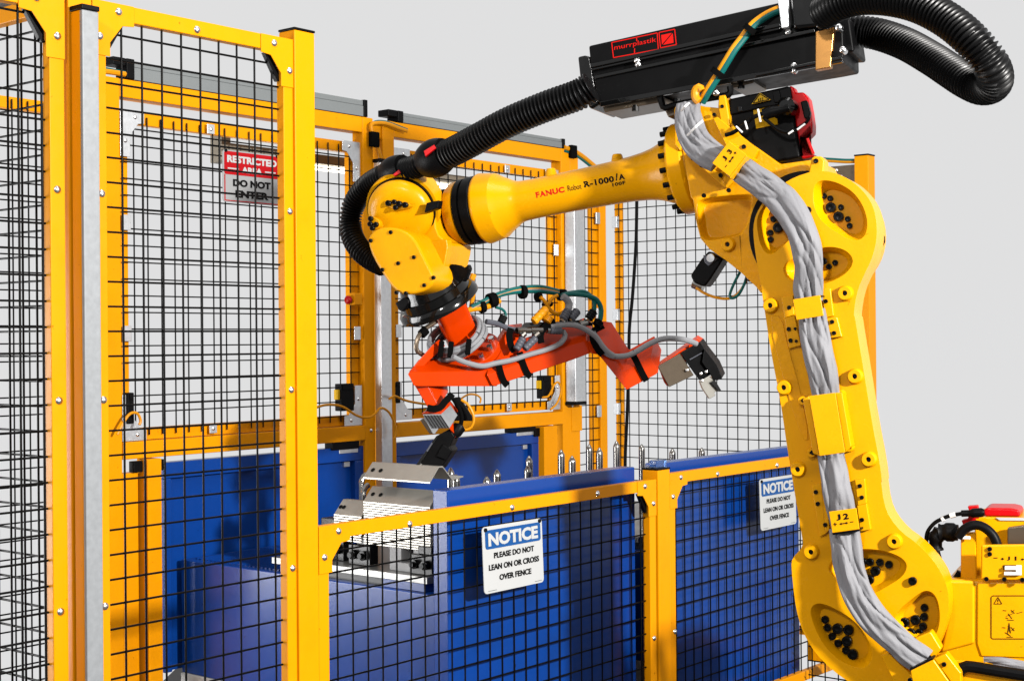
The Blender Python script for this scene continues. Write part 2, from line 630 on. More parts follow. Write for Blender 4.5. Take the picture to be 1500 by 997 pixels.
panel('half_height_panel', 'half height mesh panel before the left blue cart with its NOTICE sign', 'fence panel', cell_fn(0.003), p1u1 + 0.001, p2u0 - 0.012, FZ + 0.05, 0.5 * (zH + zH2), DU, True,
      a_off=uz(500, 800, 0)[0], z_off=uz(500, 807, 0)[1], gussets=(('l', 't'), ('r', 't')),
      bolts=[(uz(x, y, 0)[0], uz(x, y, 0)[1]) for x, y in ((601, 767), (751, 743), (876, 722))] + [(p2u0 - 0.035, uz(960, 934, 0)[1])],
      group='half height mesh panels')
post('fence_post', 'short yellow fence post with black cap between the two half height panels', p2u0, p2u1, -0.002, 0.085, FZ, uz(970, 688, 0)[1], group='square yellow fence posts')
zK = uz(1070, 681, 0)[1]
u3 = uz(1262, 700, 0)[0]
panel('half_height_panel', 'half height mesh panel before the right blue cart, running behind the yellow robot arm', 'fence panel', cell_fn(0.003), p2u1 + 0.001, u3, FZ + 0.05, zK, DU, True,
      a_off=uz(1008, 720, 0)[0], z_off=uz(990, 747, 0)[1], gussets=(('l', 't'), ('r', 't')),
      bolts=[(uz(x, y, 0)[0], uz(x, y, 0)[1]) for x, y in ((1052, 694), (1139, 681))] + [(p2u1 + 0.04, uz(985, 926, 0)[1])],
      group='half height mesh panels')
# low return fence beyond the end of the half height panels, seen below the arm
u5 = uz(1170, 955, 0.02)[0]
lf5 = lambda a, d, z: C(u5 + d, a, z)
panel('low_mesh_panel', 'piece of low mesh fence with orange rail, seen between right cart and robot shoulder', 'fence panel', lf5, -1.0, -0.02, uz(1172, 968, 0)[1], 0.25, DW, False, a_off=-0.05, z_off=0.0, wire_z=(-0.3, 0.25), bars='rb', dome=DOME_R)
# blue clear block on the short post
q = uz(965, 690, 0.05)
tag(MB().cbox(uz(957, 688, 0.05)[0], uz(972, 688, 0.05)[0], 0.03, 0.075, uz(965, 687, 0.05)[1] + 0.004, uz(965, 673, 0.05)[1]).obj('indicator_block', M['glassblue'], None, 0.006, pivot=None),
    'small clear blue plastic block on top of the short yellow post', 'indicator')

# ---- left return fence (runs back from the corner)
uLs = uz(73, 500, 0.10)[0]
lf = lambda a, d, z: C(uLs - d, a, z)
panel('mesh_panel', 'tall mesh panel of the left return, running back from the corner post', 'fence panel', lf, 0.07, 1.72, FZ + 0.05, wz(25, 13, uLs)[1], DW, False,
      a_off=wz(49.6, 60, uLs)[0], z_off=wz(30, 49, uLs)[1], group='mesh panels of the fence', wdep=0.0, dome=DOME_R, bars='rtb')
zz = wz(10, 14, uLs)[1] + 0.01
t = thing('light_curtain', 'grey sensor housing with black end lying above the left return fence', 'light curtain', C(uLs - 0.03, 1.0, zz), 'grey light curtain housings')
w0 = wz(22, 6, uLs)[0]
MB().cbox(uLs - 0.06, uLs + 0.02, w0 + 0.012, 1.7, zz, zz + 0.085).obj('housing', M['alu'], t, 0.003)
MB().cbox(uLs - 0.062, uLs + 0.022, w0, w0 + 0.012, zz - 0.002, zz + 0.087).obj('end_cap', M['black'], t, 0.003)

# ---- rear load station frame (w = 1.77)
WB = 1.77
st = thing('load_station_frame', 'yellow welded portal frame with two meshed windows behind the blue carts', 'machine frame', C(3.05, WB + 0.04, FZ))
ZH0, ZH1 = 2.655, 2.737
ZS0, ZS1 = 1.03, 1.108
uA0, uA1 = uz(155, 300, WB)[0] - 0.02, uz(176.5, 300, WB)[0]
uB0, uB1 = uz(533, 400, WB)[0], uz(548, 400, WB)[0]
uB2, uB3 = uz(562, 400, WB)[0], uz(579, 400, WB)[0]
uC0, uC1 = uz(823, 400, WB)[0], uz(836.5, 400, WB)[0]
uD0, uD1 = uz(837, 400, WB)[0], uz(849, 400, WB)[0]
for a, b, zt in ((uA0, uA1, 2.738), (uB0, uB1, 2.738), (uB2, uB3, 2.738), (uC0, uC1, 2.738)):
    MB().cbox(a, b, WB, WB + 0.08, FZ, zt).obj('upright', M['fence'], st, 0.004)
MB().cbox(uD0, uD1, WB + 0.004, WB + 0.08, FZ, 2.70).obj('upright', M['fence'], st, 0.004)
for a, b in ((uA1, uB0), (uB3, uC0)):
    MB().cbox(a + 0.001, b - 0.001, WB + 0.001, WB + 0.079, ZH0, ZH1).obj('header_beam', M['fence'], st, 0.004)
    MB().cbox(a + 0.001, b - 0.001, WB - 0.004, WB + 0.079, ZS0, ZS1).obj('sill_beam', M['fence'], st, 0.004)
MB().cbox(uB1 + 0.001, uB2 - 0.001, WB + 0.01, WB + 0.07, ZH0 - 0.02, ZH1 - 0.012).obj('header_beam', M['fence'], st, 0.004)
# short legs under the sills
MB().cbox(uA1 + 0.001, uz(202.5, 700, WB + 0.02)[0], WB + 0.02, WB + 0.08, FZ, ZS0 - 0.064).obj('upright', M['fence'], st, 0.004)
uq = uz(216, 700, WB - 0.03)[0]
for a, b in ((uq, uz(237, 700, WB - 0.03)[0]), (uz(792, 700, WB)[0], uz(812, 700, WB)[0])):
    MB().cbox(a, b, WB - 0.03, WB + 0.05, FZ, ZS0 - 0.004).obj('leg', M['fence'], st, 0.004)
    for s in ((a - 0.05, a - 0.002), (b + 0.002, b + 0.04)):
        MB().cbox(s[0], s[1], WB + 0.0, WB + 0.04, ZS0 - 0.062, ZS0 - 0.012).obj('bumper', M['black'], st, 0.003)
for px, py in ((543.5, 630), (838, 594)):
    u, z = uz(px, py, WB)
    inst('bolt', DOME_S, st, C(u, WB - 0.001, z)).data
MB().cbox(uz(836.5, 592, WB)[0] + 0.002, uD1 + 0.01, WB - 0.004, WB + 0.003, ZS0 - 0.05, ZS1 + 0.03).obj('joint_plate', M['fence'], st, 0.002)


def window(label, a0, a1, offa, offz, zb, zt):
    t = panel('mesh_window', label, 'fence panel', cell_fn(WB + 0.02), a0, a1, zb, zt, DU, False, bar=0.055, thick=0.04, a_off=offa, z_off=offz,
              gussets=(('l', 't'), ('r', 't'), ('l', 'b'), ('r', 'b')), gmat='galv', gw=0.13, gh=0.21, group='meshed windows of the rear frame', wdep=0.012, dome=DOME_S,
              wire_z=(zb + 0.022, zt - 0.02), gdep=-0.006)
    n = 3 if a1 - a0 > 1.6 else 2
    for i in range(1, n + 1):
        x = a0 + (a1 - a0) * (0.02 + i / (n + 1) * 0.96)
        for z in (zb + 0.01, zt - 0.058):
            MB().cbox(x - 0.022, x + 0.022, WB + 0.012, WB + 0.018, z, z + 0.046).obj('clip', M['galv'], t, 0.002)
            inst('bolt', DOME_S, t, C(x, WB + 0.012, z + 0.023))
    for z in (zb + 0.45, zb + 0.95):
        for x in (a0 + 0.03, a1 - 0.03):
            MB().cbox(x - 0.022, x + 0.022, WB + 0.012, WB + 0.018, z, z + 0.07).obj('clip', M['galv'], t, 0.002)
    return t


zwb, zwt = 1.110, 2.602
window('left meshed window of the rear frame, carrying the red RESTRICTED AREA sign', uA1 + 0.012, uB0 - 0.006, uz(201, 230, WB)[0], uz(209, 214, WB)[1], zwb, zwt)
window('right meshed window of the rear frame, seen under the robot forearm', uB3 + 0.008, uC0 - 0.006, uz(650, 440, WB)[0], uz(700, 440, WB)[1], zwb + 0.012, zwt)
# back fence panels left and right of the frame
panel('mesh_panel', 'far mesh panel at the back left, seen through the left return fence', 'fence panel', cell_fn(1.80), uA0 - 2.0, uA0 - 0.02, FZ + 0.05, uz(34, 143, 1.8)[1], DU, False,
      a_off=uz(20, 300, 1.8)[0], z_off=uz(30, 190, 1.8)[1], group='mesh panels of the fence', wdep=0.012, dome=DOME_S)
WC = 1.85
uE0, uE1 = uz(879.5, 500, WC)[0], uz(897, 500, WC)[0]
panel('mesh_panel', 'narrow far mesh panel between the rear frame and the back corner post', 'fence panel', cell_fn(WC), uD1 + 0.03, uE0 - 0.004, FZ + 0.05, TOP, DU, False,
      a_off=uz(868.5, 400, WC)[0], z_off=uz(868, 336, WC)[1], group='mesh panels of the fence', wdep=0.012, dome=DOME_S)
post('fence_post', 'far yellow post at the back corner, seen behind the orange gripper arm', uE0, uE1 - 0.06, WC, WC + 0.1, FZ, 2.63, group='square yellow fence posts')

# ---- right return fence
UR = 5.4
rf = lambda a, d, z: C(UR + d, a, z)
wr1 = wz(897.5, 400, UR)[0]
wr0 = wz(1255, 300, UR)[0]
panel('mesh_panel', 'wide far mesh panel at the right, seen between gripper and robot arm', 'fence panel', rf, wr0 + 0.005, wr1 - 0.005, FZ + 0.05, TOP, DW, False,
      a_off=wz(961, 400, UR)[0], z_off=wz(960, 319, UR)[1], group='mesh panels of the fence', wdep=0.012, dome=DOME_R, gussets=(('l', 't'),), gmat='brown', gw=0.2, gh=0.2)
t = post('fence_post', 'far yellow post with black cap rising behind the elbow of the robot', UR - 0.03, UR + 0.06, wr0 - 0.09, wr0, FZ, wz(1262, 229, UR)[1], group='square yellow fence posts')
for z, lv in ((0.45, 'lowest'), (1.05, 'second lowest'), (1.68, 'second highest'), (2.3, 'highest')):
    for w, u in ((wr1 - 0.04, UR - 0.004),):
        b = MB().cbox(u - 0.03, u - 0.002, w - 0.02, w + 0.02, z, z + 0.075)
        o = b.obj('clip', M['galv'], None, 0.002)
        tag(o, lv + ' galvanised clip holding the wide far mesh panel to the back corner post', 'clip', 'clips at the back corner post')
        b = MB().cbox(uE0 - 0.05, uE0 - 0.008, WC - 0.012, WC - 0.002, z, z + 0.075)
        o = b.obj('clip', M['galv'], None, 0.002)
        tag(o, lv + ' galvanised clip holding the narrow far mesh panel to the back corner post', 'clip', 'clips at the back corner post')

# black cable hanging by the right return fence
pts = [R(932, 300, -1.2), R(931, 340, -1.3), R(930, 400, -1.3), R(927, 440, -1.3), R(923, 480, -1.3), R(920, 530, -1.3)]
pts = [hit(x, y, C(5.25, 0, 0), DU) for x, y in ((933, 270), (932.5, 320), (931.5, 360), (929, 400), (926, 440), (922, 480), (921, 530), (919, 600), (916, 665), (916, 720))]
tag(MB().tube(pts, 0.011, 8, step=0.05).obj('hanging_cable', M['black']), 'black cable hanging down before the far right mesh panel', 'cable')

# ---- light curtains
def hcurtain(label, u0, u1, z0, z1):
    t = thing('light_curtain', label, 'light curtain', C((u0 + u1) / 2, WB + 0.03, z0), 'grey light curtain housings')
    h = z1 - z0
    MB().cbox(u0 + 0.014, u1 - 0.014, WB + 0.004, WB + 0.075, z0, z0 + h * 0.66).obj('housing', M['alu'], t, 0.002)
    MB().cbox(u0 + 0.014, u1 - 0.014, WB + 0.007, WB + 0.075, z0 + h * 0.675, z1).obj('cover', M['alu'], t, 0.002)
    MB().cbox(u0 + 0.016, u1 - 0.016, WB + 0.010, WB + 0.07, z0 + h * 0.655, z0 + h * 0.68).obj('groove', M['black'], t)
    MB().cbox(u1 - 0.0135, u1 + 0.012, WB - 0.002, WB + 0.079, z0 - 0.002, z1 + 0.004).obj('end_cap', M['black'], t, 0.003)
    MB().cbox(u0 - 0.03, u0 + 0.0135, WB - 0.004, WB + 0.081, z0 + 0.0, z1 + 0.006).obj('end_cap', M['black'], t, 0.004)
    MB().cbox(u0 - 0.10, u0 - 0.031, WB + 0.0, WB + 0.081, z1 - 0.03, z1 + 0.006).obj('bracket', M['black'], t, 0.004)
    return t


hcurtain('long grey sensor housing lying on the left header beam of the rear frame', uz(193, 95, WB)[0], uz(536, 160, WB)[0], 2.741, 2.826)
hcurtain('long grey sensor housing lying on the right header beam of the rear frame', uz(588, 168, WB)[0], uz(826, 207, WB)[0], 2.741, 2.796)


def vcurtain(label, px0, px1, pyt, pyb, w0, d):
    a, b = uz(px0, 400, w0)[0], uz(px1, 400, w0)[0]
    zt, zb = uz((px0 + px1) / 2, pyt, w0)[1], (uz((px0 + px1) / 2, pyb, w0)[1] if pyb else FZ)
    t = thing('light_curtain', label, 'light curtain', C((a + b) / 2, w0 + d / 2, zb), 'upright galvanised sensor columns')
    MB().cbox(a, b, w0, w0 + d, zb, zt - 0.02).obj('housing', M['galv'], t, 0.003)
    MB().cbox(b - 0.004, b + 0.001, w0 + 0.012, w0 + d - 0.012, zb + 0.012, zt - 0.03).obj('side_cover', M['alu'], t)
    MB().cbox(a - 0.004, b + 0.004, w0 - 0.004, w0 + d + 0.004, zt - 0.0195, zt).obj('end_cap', M['black'], t, 0.003)
    if pyb:
        MB().cbox(a - 0.004, b + 0.004, w0 - 0.004, w0 + d + 0.004, zb - 0.02, zb - 0.0005).obj('end_cap', M['black'], t, 0.003)
    return t


vcurtain('bright upright sensor column between the two meshed windows, behind the robot wrist', 558, 573, 233, None, WB - 0.06, 0.05)
vcurtain('bright upright sensor column on the right end of the rear frame, ending above the sill', 842, 857, 262, 588, WB - 0.085, 0.075)

# ---- lamps behind the rear frame
def lamp(label, u0, u1, z):
    t = thing('work_lamp', label, 'lamp', C((u0 + u1) / 2, 2.03, z), 'tube lamps behind the rear frame')
    MB().cbox(u0, u1, 1.99, 2.07, z, z + 0.05).obj('housing', M['fixture'], t, 0.004)
    MB().cbox(u0 - 0.06, u0 - 0.001, 1.985, 2.075, z - 0.05, z + 0.10).obj('end_bracket', M['fixture'], t, 0.004)
    MB().cyl(C(u0 + 0.02, 2.02, z - 0.018), C(u1 - 0.02, 2.02, z - 0.018), 0.014, 12).obj('tube', M['lamp'], t)
    return t


lamp('lit tube lamp hung behind the left meshed window, above the red sign', uz(330, 230, 2.03)[0], uz(527, 250, 2.03)[0], uz(480, 243, 2.03)[1])
lamp('lit tube lamp hung behind the right meshed window, above the robot wrist', uz(598, 260, 2.03)[0], uz(790, 290, 2.03)[0], uz(630, 266, 2.03)[1])

# ---- signs
def rrect(fn, x0, y0, x1, y1, r, d, n=5):
    pts = []
    for cx, cy, a0 in ((x1 - r, y1 - r, 0), (x0 + r, y1 - r, 90), (x0 + r, y0 + r, 180), (x1 - r, y0 + r, 270)):
        for i in range(n + 1):
            a = math.radians(a0 + 90 * i / n)
            pts.append(fn(cx + r * math.cos(a), cy + r * math.sin(a), d))
    return pts


def sign(label, u0, u1, z0, z1, w, kind, group=None, tilt=0.0):
    W, H = u1 - u0, z1 - z0

    def fn(x, y, d=0.0):
        return C(u0 + x + tilt * (1 - y / H), w - d, z0 + y)
    t = thing('safety_sign', label, 'sign', fn(W / 2, 0), group)
    MB().plate(rrect(fn, 0, 0, W, H, 0.016 * W / .36, 0.0), DW * 0.004).obj('board', M['white' if kind == 'notice' else 'shaded_white'], t, 0.001)

    def txt(body, x0, x1, y0, y1, m, bold=0.035, name='lettering'):
        text_mb(body, lambda x, y: fn(x0 + x, y0 + y, 0.0026), x1 - x0, y1 - y0, 1.0, bold).obj(name, M[m], t)
    if kind == 'notice':
        MB().plate(rrect(fn, 0.04 * W, 0.66 * H, 0.965 * W, 0.945 * H, 0.012, 0.0012), DW * 0.001).obj('blue_field', M['signblue'], t)
        txt('NOTICE', 0.085 * W, 0.915 * W, 0.70 * H, 0.90 * H, 'white', 0.05)
        txt('PLEASE DO NOT', 0.17 * W, 0.84 * W, 0.512 * H, 0.60 * H, 'ink')
        txt('LEAN ON OR CROSS', 0.08 * W, 0.92 * W, 0.34 * H, 0.43 * H, 'ink')
        txt('OVER FENCE', 0.245 * W, 0.78 * W, 0.17 * H, 0.26 * H, 'ink')
        MB().plate(rrect(fn, 0.06 * W, 0.035 * H, 0.2 * W, 0.04 * H, 0.0006, 0.0012), DW * 0.001).obj('fine_print', M['ink'], t)
        MB().plate(rrect(fn, 0.84 * W, 0.035 * H, 0.96 * W, 0.04 * H, 0.0006, 0.0012), DW * 0.001).obj('fine_print', M['ink'], t)
        fix = ((0.045, 0.955), (0.95, 0.965))
    else:
        MB().plate(rrect(fn, 0.025 * W, 0.53 * H, 0.975 * W, 0.975 * H, 0.012, 0.0012), DW * 0.001).obj('red_field', M['signred'], t)
        b = MB()
        for x0, x1, y0, y1 in ((0.025, 0.042, 0.04, 0.53), (0.958, 0.975, 0.04, 0.53), (0.025, 0.975, 0.02, 0.039)):
            b.plate([fn(x0 * W, y0 * H, 0.0012), fn(x1 * W, y0 * H, 0.0012), fn(x1 * W, y1 * H, 0.0012), fn(x0 * W, y1 * H, 0.0012)], DW * 0.001)
        b.obj('red_border', M['signred'], t)
        txt('RESTRICTED', 0.07 * W, 0.94 * W, 0.76 * H, 0.90 * H, 'white', 0.05)
        txt('AREA', 0.32 * W, 0.68 * W, 0.58 * H, 0.70 * H, 'white', 0.05)
        for x0, x1 in ((0.08, 0.27), (0.73, 0.92)):
            MB().plate([fn(x0 * W, 0.635 * H, 0.0026), fn(x1 * W, 0.635 * H, 0.0026), fn(x1 * W, 0.66 * H, 0.0026), fn(x0 * W, 0.66 * H, 0.0026)], DW * 0.001).obj('dash', M['white'], t)
        txt('DO NOT', 0.17 * W, 0.83 * W, 0.31 * H, 0.45 * H, 'ink', 0.05)
        txt('ENTER', 0.21 * W, 0.79 * W, 0.10 * H, 0.24 * H, 'ink', 0.05)
        fix = ((0.05, 0.98), (0.95, 0.98))
    for fx, fy in fix:
        MB().cyl(fn(fx * W, fy * H, 0.006), fn(fx * W, fy * H, -0.01), 0.008, 10).obj('fixing', M['boltk'], t)
    return t


a, b, c = uz(707, 772, -0.012), uz(793, 758, -0.012), uz(711, 870, -0.012)
sign('white and blue NOTICE sign on the half height panel before the left blue cart', a[0] - 0.006, b[0], c[1], 0.5 * (a[1] + b[1]), -0.014, 'notice', 'NOTICE signs on the half height fence', 0.012)
a2, c2 = uz(1112, 702, -0.012), uz(1116, 777, -0.012)
sign('white and blue NOTICE sign beside the robot arm, before the right blue cart', a2[0], a2[0] + (b[0] - a[0]), c2[1], a2[1], -0.014, 'notice', 'NOTICE signs on the half height fence', 0.012)
a3, b3, c3 = uz(326, 219, WB), uz(409.5, 228, WB), uz(326, 295, WB)
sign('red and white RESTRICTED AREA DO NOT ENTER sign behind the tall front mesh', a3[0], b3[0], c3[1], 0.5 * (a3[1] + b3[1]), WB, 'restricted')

# ---- small devices on the rear frame
def box_dev(name, label, cat, px0, py0, px1, py1, w, d, m='black', group=None, bev=0.004):
    u0, z1 = uz(px0, py0, w)
    u1, z0 = uz(px1, py1, w)
    t = thing(name, label, cat, C((u0 + u1) / 2, w + d / 2, z0), group)
    MB().cbox(u0, u1, w, w + d, z0, z1).obj('body', M[m], t, bev)
    return t, u0, u1, z0, z1


for lab, x0, y0, x1, y1, side in (('black door switch at the lower right of the left meshed window', 500, 562, 519, 601, -1), ('black door switch at the lower right of the right meshed window', 795, 550, 808, 583, -1),
                                  ('black door switch at the lower left of the right meshed window', 578, 559, 587, 590, 1), ('black door switch at the lower left of the left meshed window', 187, 575, 197, 620, 1)):
    t, u0, u1, z0, z1 = box_dev('door_switch', lab, 'switch', x0, y0, x1, y1, WB - 0.0, 0.05, group='black door switches')
    MB().cbox(u0 + 0.01, u1 - 0.01, WB - 0.006, WB - 0.0005, z0 + (z1 - z0) * 0.78, z1 - 0.008).obj('lid', M['black'], t, 0.002)
    if side < 0:
        MB().cbox(u0 - 0.016, u0 - 0.001, WB + 0.01, WB + 0.04, z0 + 0.06, z1 - 0.03).obj('tag', M['label'], t, 0.002)
for lab, x0, y0, x1, y1 in (('black latch block hanging below the left sill beam', 487, 646, 527, 656), ('black latch block hanging below the right sill beam', 750, 621, 785, 631)):
    t, u0, u1, z0, z1 = box_dev('latch_block', lab, 'latch', x0, y0, x1, y1, WB + 0.0, 0.06, group='black latch blocks')
    MB().cbox(u0 + 0.06, u1, WB + 0.012, WB + 0.05, z0 - 0.022, z0 - 0.001).obj('plate', M['galv'], t, 0.002)
# emergency stop
t = thing('emergency_stop', 'red mushroom stop button on a yellow box beside the rear middle post', 'button', C(uz(520, 437, WB - 0.05)[0], WB - 0.02, uz(520, 445, WB - 0.05)[1]))
u0, z1 = uz(517, 429, WB - 0.02)
u1, z0 = uz(529, 447, WB - 0.02)
MB().cbox(u0, u1, WB - 0.03, WB + 0.02, z0, z1).obj('box', M['fence'], t, 0.006)
MB().lathe(C(u0, WB - 0.005, (z0 + z1) / 2 - 0.005), -DU, [(0, 0.012), (0.012, 0.012), (0.013, 0.022), (0.026, 0.023), (0.034, 0.015), (0.036, 0.003)], 18).obj('button', M['red'], t)

# yellow sensor cables
def cable(name, label, pts, r, m, cat='cable', group=None, step=None):
    return tag(MB().tube(pts, r, 8, step=step or r * 1.6).obj(name, M[m]), label, cat, group)


cf = lambda pts, w: [hit(x, y, C(0, w, 0), DW) for x, y in pts]
cable('sensor_cable', 'thin yellow cable looping over the lower right corner of the left window', cf([(462, 597), (476, 593), (492, 593), (505, 597), (520, 607), (532, 611), (543, 610), (551, 604), (556, 598), (562, 598), (570, 604), (576, 615), (580, 630), (578, 642)], WB - 0.10), 0.0065, 'ycable', group='thin yellow sensor cables')
cable('sensor_cable', 'thin yellow cable along the lower left of the right window', cf([(570, 584), (578, 580), (586, 583), (597, 587), (612, 590), (626, 592)], WB - 0.10), 0.0065, 'ycable', group='thin yellow sensor cables')
cable('sensor_cable', 'thin yellow cable looped at the lower left corner of the left window', cf([(172, 636), (180, 620), (188, 608), (195, 604), (202, 606), (206, 616), (204, 622)], WB - 0.05), 0.0065, 'ycable', group='thin yellow sensor cables')
cable('sensor_cable', 'thin yellow cable looped at the lower right corner of the right window', cf([(795, 582), (803, 580), (808, 572), (812, 563), (818, 560), (822, 572), (816, 590), (806, 600)], WB - 0.05), 0.0065, 'ycable', group='thin yellow sensor cables')
cable('sensor_cable', 'thin yellow cable arching beside the left gripper tool', cf([(672, 586), (685, 578), (697, 578), (704, 583), (703, 590)], WB - 0.08), 0.0055, 'ycable', group='thin yellow sensor cables')
# supply lines draped over the header beam
for m, off in (('ycable', 0), ('teal', 5)):
    cable('supply_line', ('yellow' if m == 'ycable' else 'teal') + ' air line draped over the middle of the header beams', cf([(596, 192 - off * .4), (582, 187 - off * .5), (566, 181 - off * .4), (551, 180 - off * .3), (543, 184 + off * .2), (547, 200), (553, 215), (558, 232)], WB - 0.03), 0.011 if m == 'ycable' else 0.008, m, group='air lines on the rear frame')
    cable('supply_line', ('yellow' if m == 'ycable' else 'teal') + ' air line curving down from the right header beam', cf([(826, 216 + off), (838, 220 + off), (850, 227 + off), (864, 238 + off), (878, 250 + off)], WB - 0.0), 0.016 if m == 'ycable' else 0.008, m, group='air lines on the rear frame')
    cable('supply_line', ('yellow' if m == 'ycable' else 'teal') + ' air line at the left end of the left header beam', cf([(150, 104 - off * .7), (165, 106 - off * .5), (178, 108 - off * .4), (190, 110 - off * .4)], WB + 0.01), 0.013 if m == 'ycable' else 0.009, m, group='air lines on the rear frame')
    q0 = [hit(x, y - off * 0.4, C(UR, 0, 0), DU) for x, y in ((1205, 235), (1222, 236), (1238, 237), (1252, 237))]
    cable('supply_line', ('yellow' if m == 'ycable' else 'teal') + ' air line along the top rail behind the robot elbow', q0, 0.010, m, group='air lines on the rear frame')
for lab, x, y, w in (('black hook strap round the air lines on the middle header', 551, 204, WB - 0.05), ('black hook strap round the air lines at the right header end', 842, 222, WB - 0.03)):
    u, z = uz(x, y, w)
    tag(MB().cbox(u - 0.03, u + 0.03, w, w + 0.03, z - 0.04, z + 0.04).obj('cable_strap', M['strap'], None, 0.006), lab, 'strap', 'black straps on air lines')

# ================================================================== blue carts
WCF0, WCF1 = 0.10, 0.18
ZP = 0.965
ZD = 0.545


def cart(label, u0, u1, bu0, bu1, notch):
    t = thing('blue_cart', label, 'cart', C((u0 + u1) / 2, 0.95, FZ), 'blue part carts')
    W0 = 1.785
    # front panel: sheet skin with folded edges
    MB().cbox(u0, u1, WCF0, WCF1, FZ + 0.06, ZP).obj('front_panel', M['blue'], t, 0.006)
    # rear panel: rim and recessed field
    z0, z1 = 0.03, 1.0
    r = 0.075
    MB().cbox(bu0, bu1, W0, W0 + 0.06, z1 - r, z1).obj('rear_rim', M['blue'], t, 0.004)
    MB().cbox(bu0, bu0 + r * 0.55, W0, W0 + 0.06, z0, z1 - r - 0.0005).obj('rear_rim', M['blue'], t, 0.004)
    MB().cbox(bu1 - r, bu1, W0, W0 + 0.06, z0, z1 - r - 0.0005).obj('rear_rim', M['blue'], t, 0.004)
    MB().cbox(bu0 + r * 0.55, bu1 - r, W0 + 0.035, W0 + 0.06, z0, z1 - r).obj('rear_field', M['blue'], t)
    MB().cbox(bu1 - r - 0.06, bu1 - r - 0.02, W0 + 0.020, W0 + 0.034, z1 - r - 0.03, z1 - r - 0.005).obj('rivet_plate', M['galv'], t, 0.001)
    # low body between the panels
    MB().cbox(u0 + 0.012, u1 - 0.012, WCF1 + 0.001, W0 - 0.001, 0.02, ZD).obj('body', M['blue'], t, 0.006)
    MB().cbox(u0 + 0.002, u1 - 0.05, WCF1 + 0.03, W0 - 0.01, FZ, 0.0195).obj('plinth', M['floor'], t)
    k = MB()
    for i in range(26):
        w = 1.05 + i * 0.027
        k.cbox(u0 + 0.06, u1 - 0.06, w, w + 0.012, ZD + 0.0005, ZD + 0.004)
    k.obj('deck_ribs', M['blue'], t)
    return t


uc1, uc2 = uz(657, 900, WCF0)[0], uz(930, 690, WCF0)[0]
b0, b1 = uz(240, 700, 1.785)[0], uz(535.5, 700, 1.785)[0]
cart1 = cart('left blue cart with bare sheet steel parts stacked on its deck', uc1, uc2, b0, b1, 0)
# its machined plate, clamps and guide pins
ud = uc1 + 0.03
MB().cbox(ud, uc2 - 0.05, 0.24, 1.17, ZD + 0.034, ZD + 0.062).obj('deck_plate', M['plate'], cart1, 0.002)
for w0, w1 in ((0.26, 0.50), (0.88, 1.12)):
    MB().cbox(ud + 0.004, ud + 0.06, w0, w1, ZD + 0.0005, ZD + 0.0335).obj('riser', M['blue'], cart1, 0.002)
MB().cbox(ud + 0.03, uc2 - 0.1, 0.3, 1.1, ZD + 0.0008, ZD + 0.033).obj('riser', M['clampk'], cart1)
ZQ = ZD + 0.0625


def clamp(u, w, s=1.0):
    MB().cbox(u, u + 0.05 * s, w, w + 0.13 * s, ZQ, ZQ + 0.085 * s).obj('clamp_block', M['clampk'], cart1, 0.004)
    MB().cbox(u + 0.008, u + 0.06 * s, w + 0.01, w + 0.09 * s, ZQ + 0.0855 * s, ZQ + 0.12 * s).obj('clamp_arm', M['clampk'], cart1, 0.004)
    for dw in (0.03, 0.09):
        mb = MB()
        mb.lathe(C(u, w + dw * s, ZQ + 0.045 * s), -DU, [(-0.002, 0.02 * s), (0.02, 0.02 * s), (0.021, 0.012 * s), (0.035, 0.012 * s)], 12)
        mb.obj('clamp_screw', M['boltk'], cart1)


clamp(ud + 0.03, 0.24, 0.95)
clamp(ud + 0.06, 0.62)
clamp(ud + 0.10, 0.82, 1.1)
clamp(ud + 0.03, 0.93)
clamp(ud + 0.22, 0.98, 1.3)
# white machined nest under the stack: two legs and a foot
for a, b, z0, z1 in ((0.305, 0.362, 0.036, 0.094), (0.43, 0.497, 0.036, 0.094), (0.305, 0.497, 0.0, 0.0355)):
    MB().cbox(ud + 0.05, ud + 0.13, a, b, ZQ + z0, ZQ + z1).obj('nest_block', M['shaded_white'], cart1, 0.002)

uc3, uc4 = uz(966, 800, WCF0)[0], uz(1170, 700, WCF0)[0]
b2, b3_ = uz(579, 700, 1.785)[0], uz(791, 700, 1.785)[0]
cart2 = cart('right blue cart whose front panel stands behind the short fence post and robot arm', uc3, uc4, b2, b3_, 0)
MB().cbox(uc3 + 0.03, uc4 - 0.05, 0.24, 1.17, ZD + 0.034, ZD + 0.062).obj('deck_plate', M['plate'], cart2, 0.002)

pin_h = 0.36
pm = MB()
pm.lathe(Vector((0, 0, 0)), UZ, [(0, 0.017), (pin_h - 0.03, 0.017), (pin_h - 0.022, 0.0165), (pin_h - 0.004, 0.006), (pin_h, 0.001)], 16)
PIN = pm.mesh('guide_pin', M['steel'])


def pin(px, py, w, parent, s=1.0):
    u, z = uz(px, py, w)
    h = z - (ZD + 0.0625)
    inst('guide_pin', PIN, parent, C(u, w, ZD + 0.0625), (s, s, h / pin_h))


for px, py, w in ((660, 684, 0.52), (668, 694, 0.45), (713, 697, 0.35), (728, 687, 0.42), (775, 667, 0.55), (773, 681, 0.4), (822, 658, 0.62), (838, 667, 0.42), (863, 650, 0.7), (878, 655, 0.55), (903, 645, 0.6)):
    pin(px, py, w, cart1)
for px, py, w in ((940, 650, 0.75), (985, 656, 0.5), (1028, 655, 0.45)):
    pin(px, py, w, cart2)
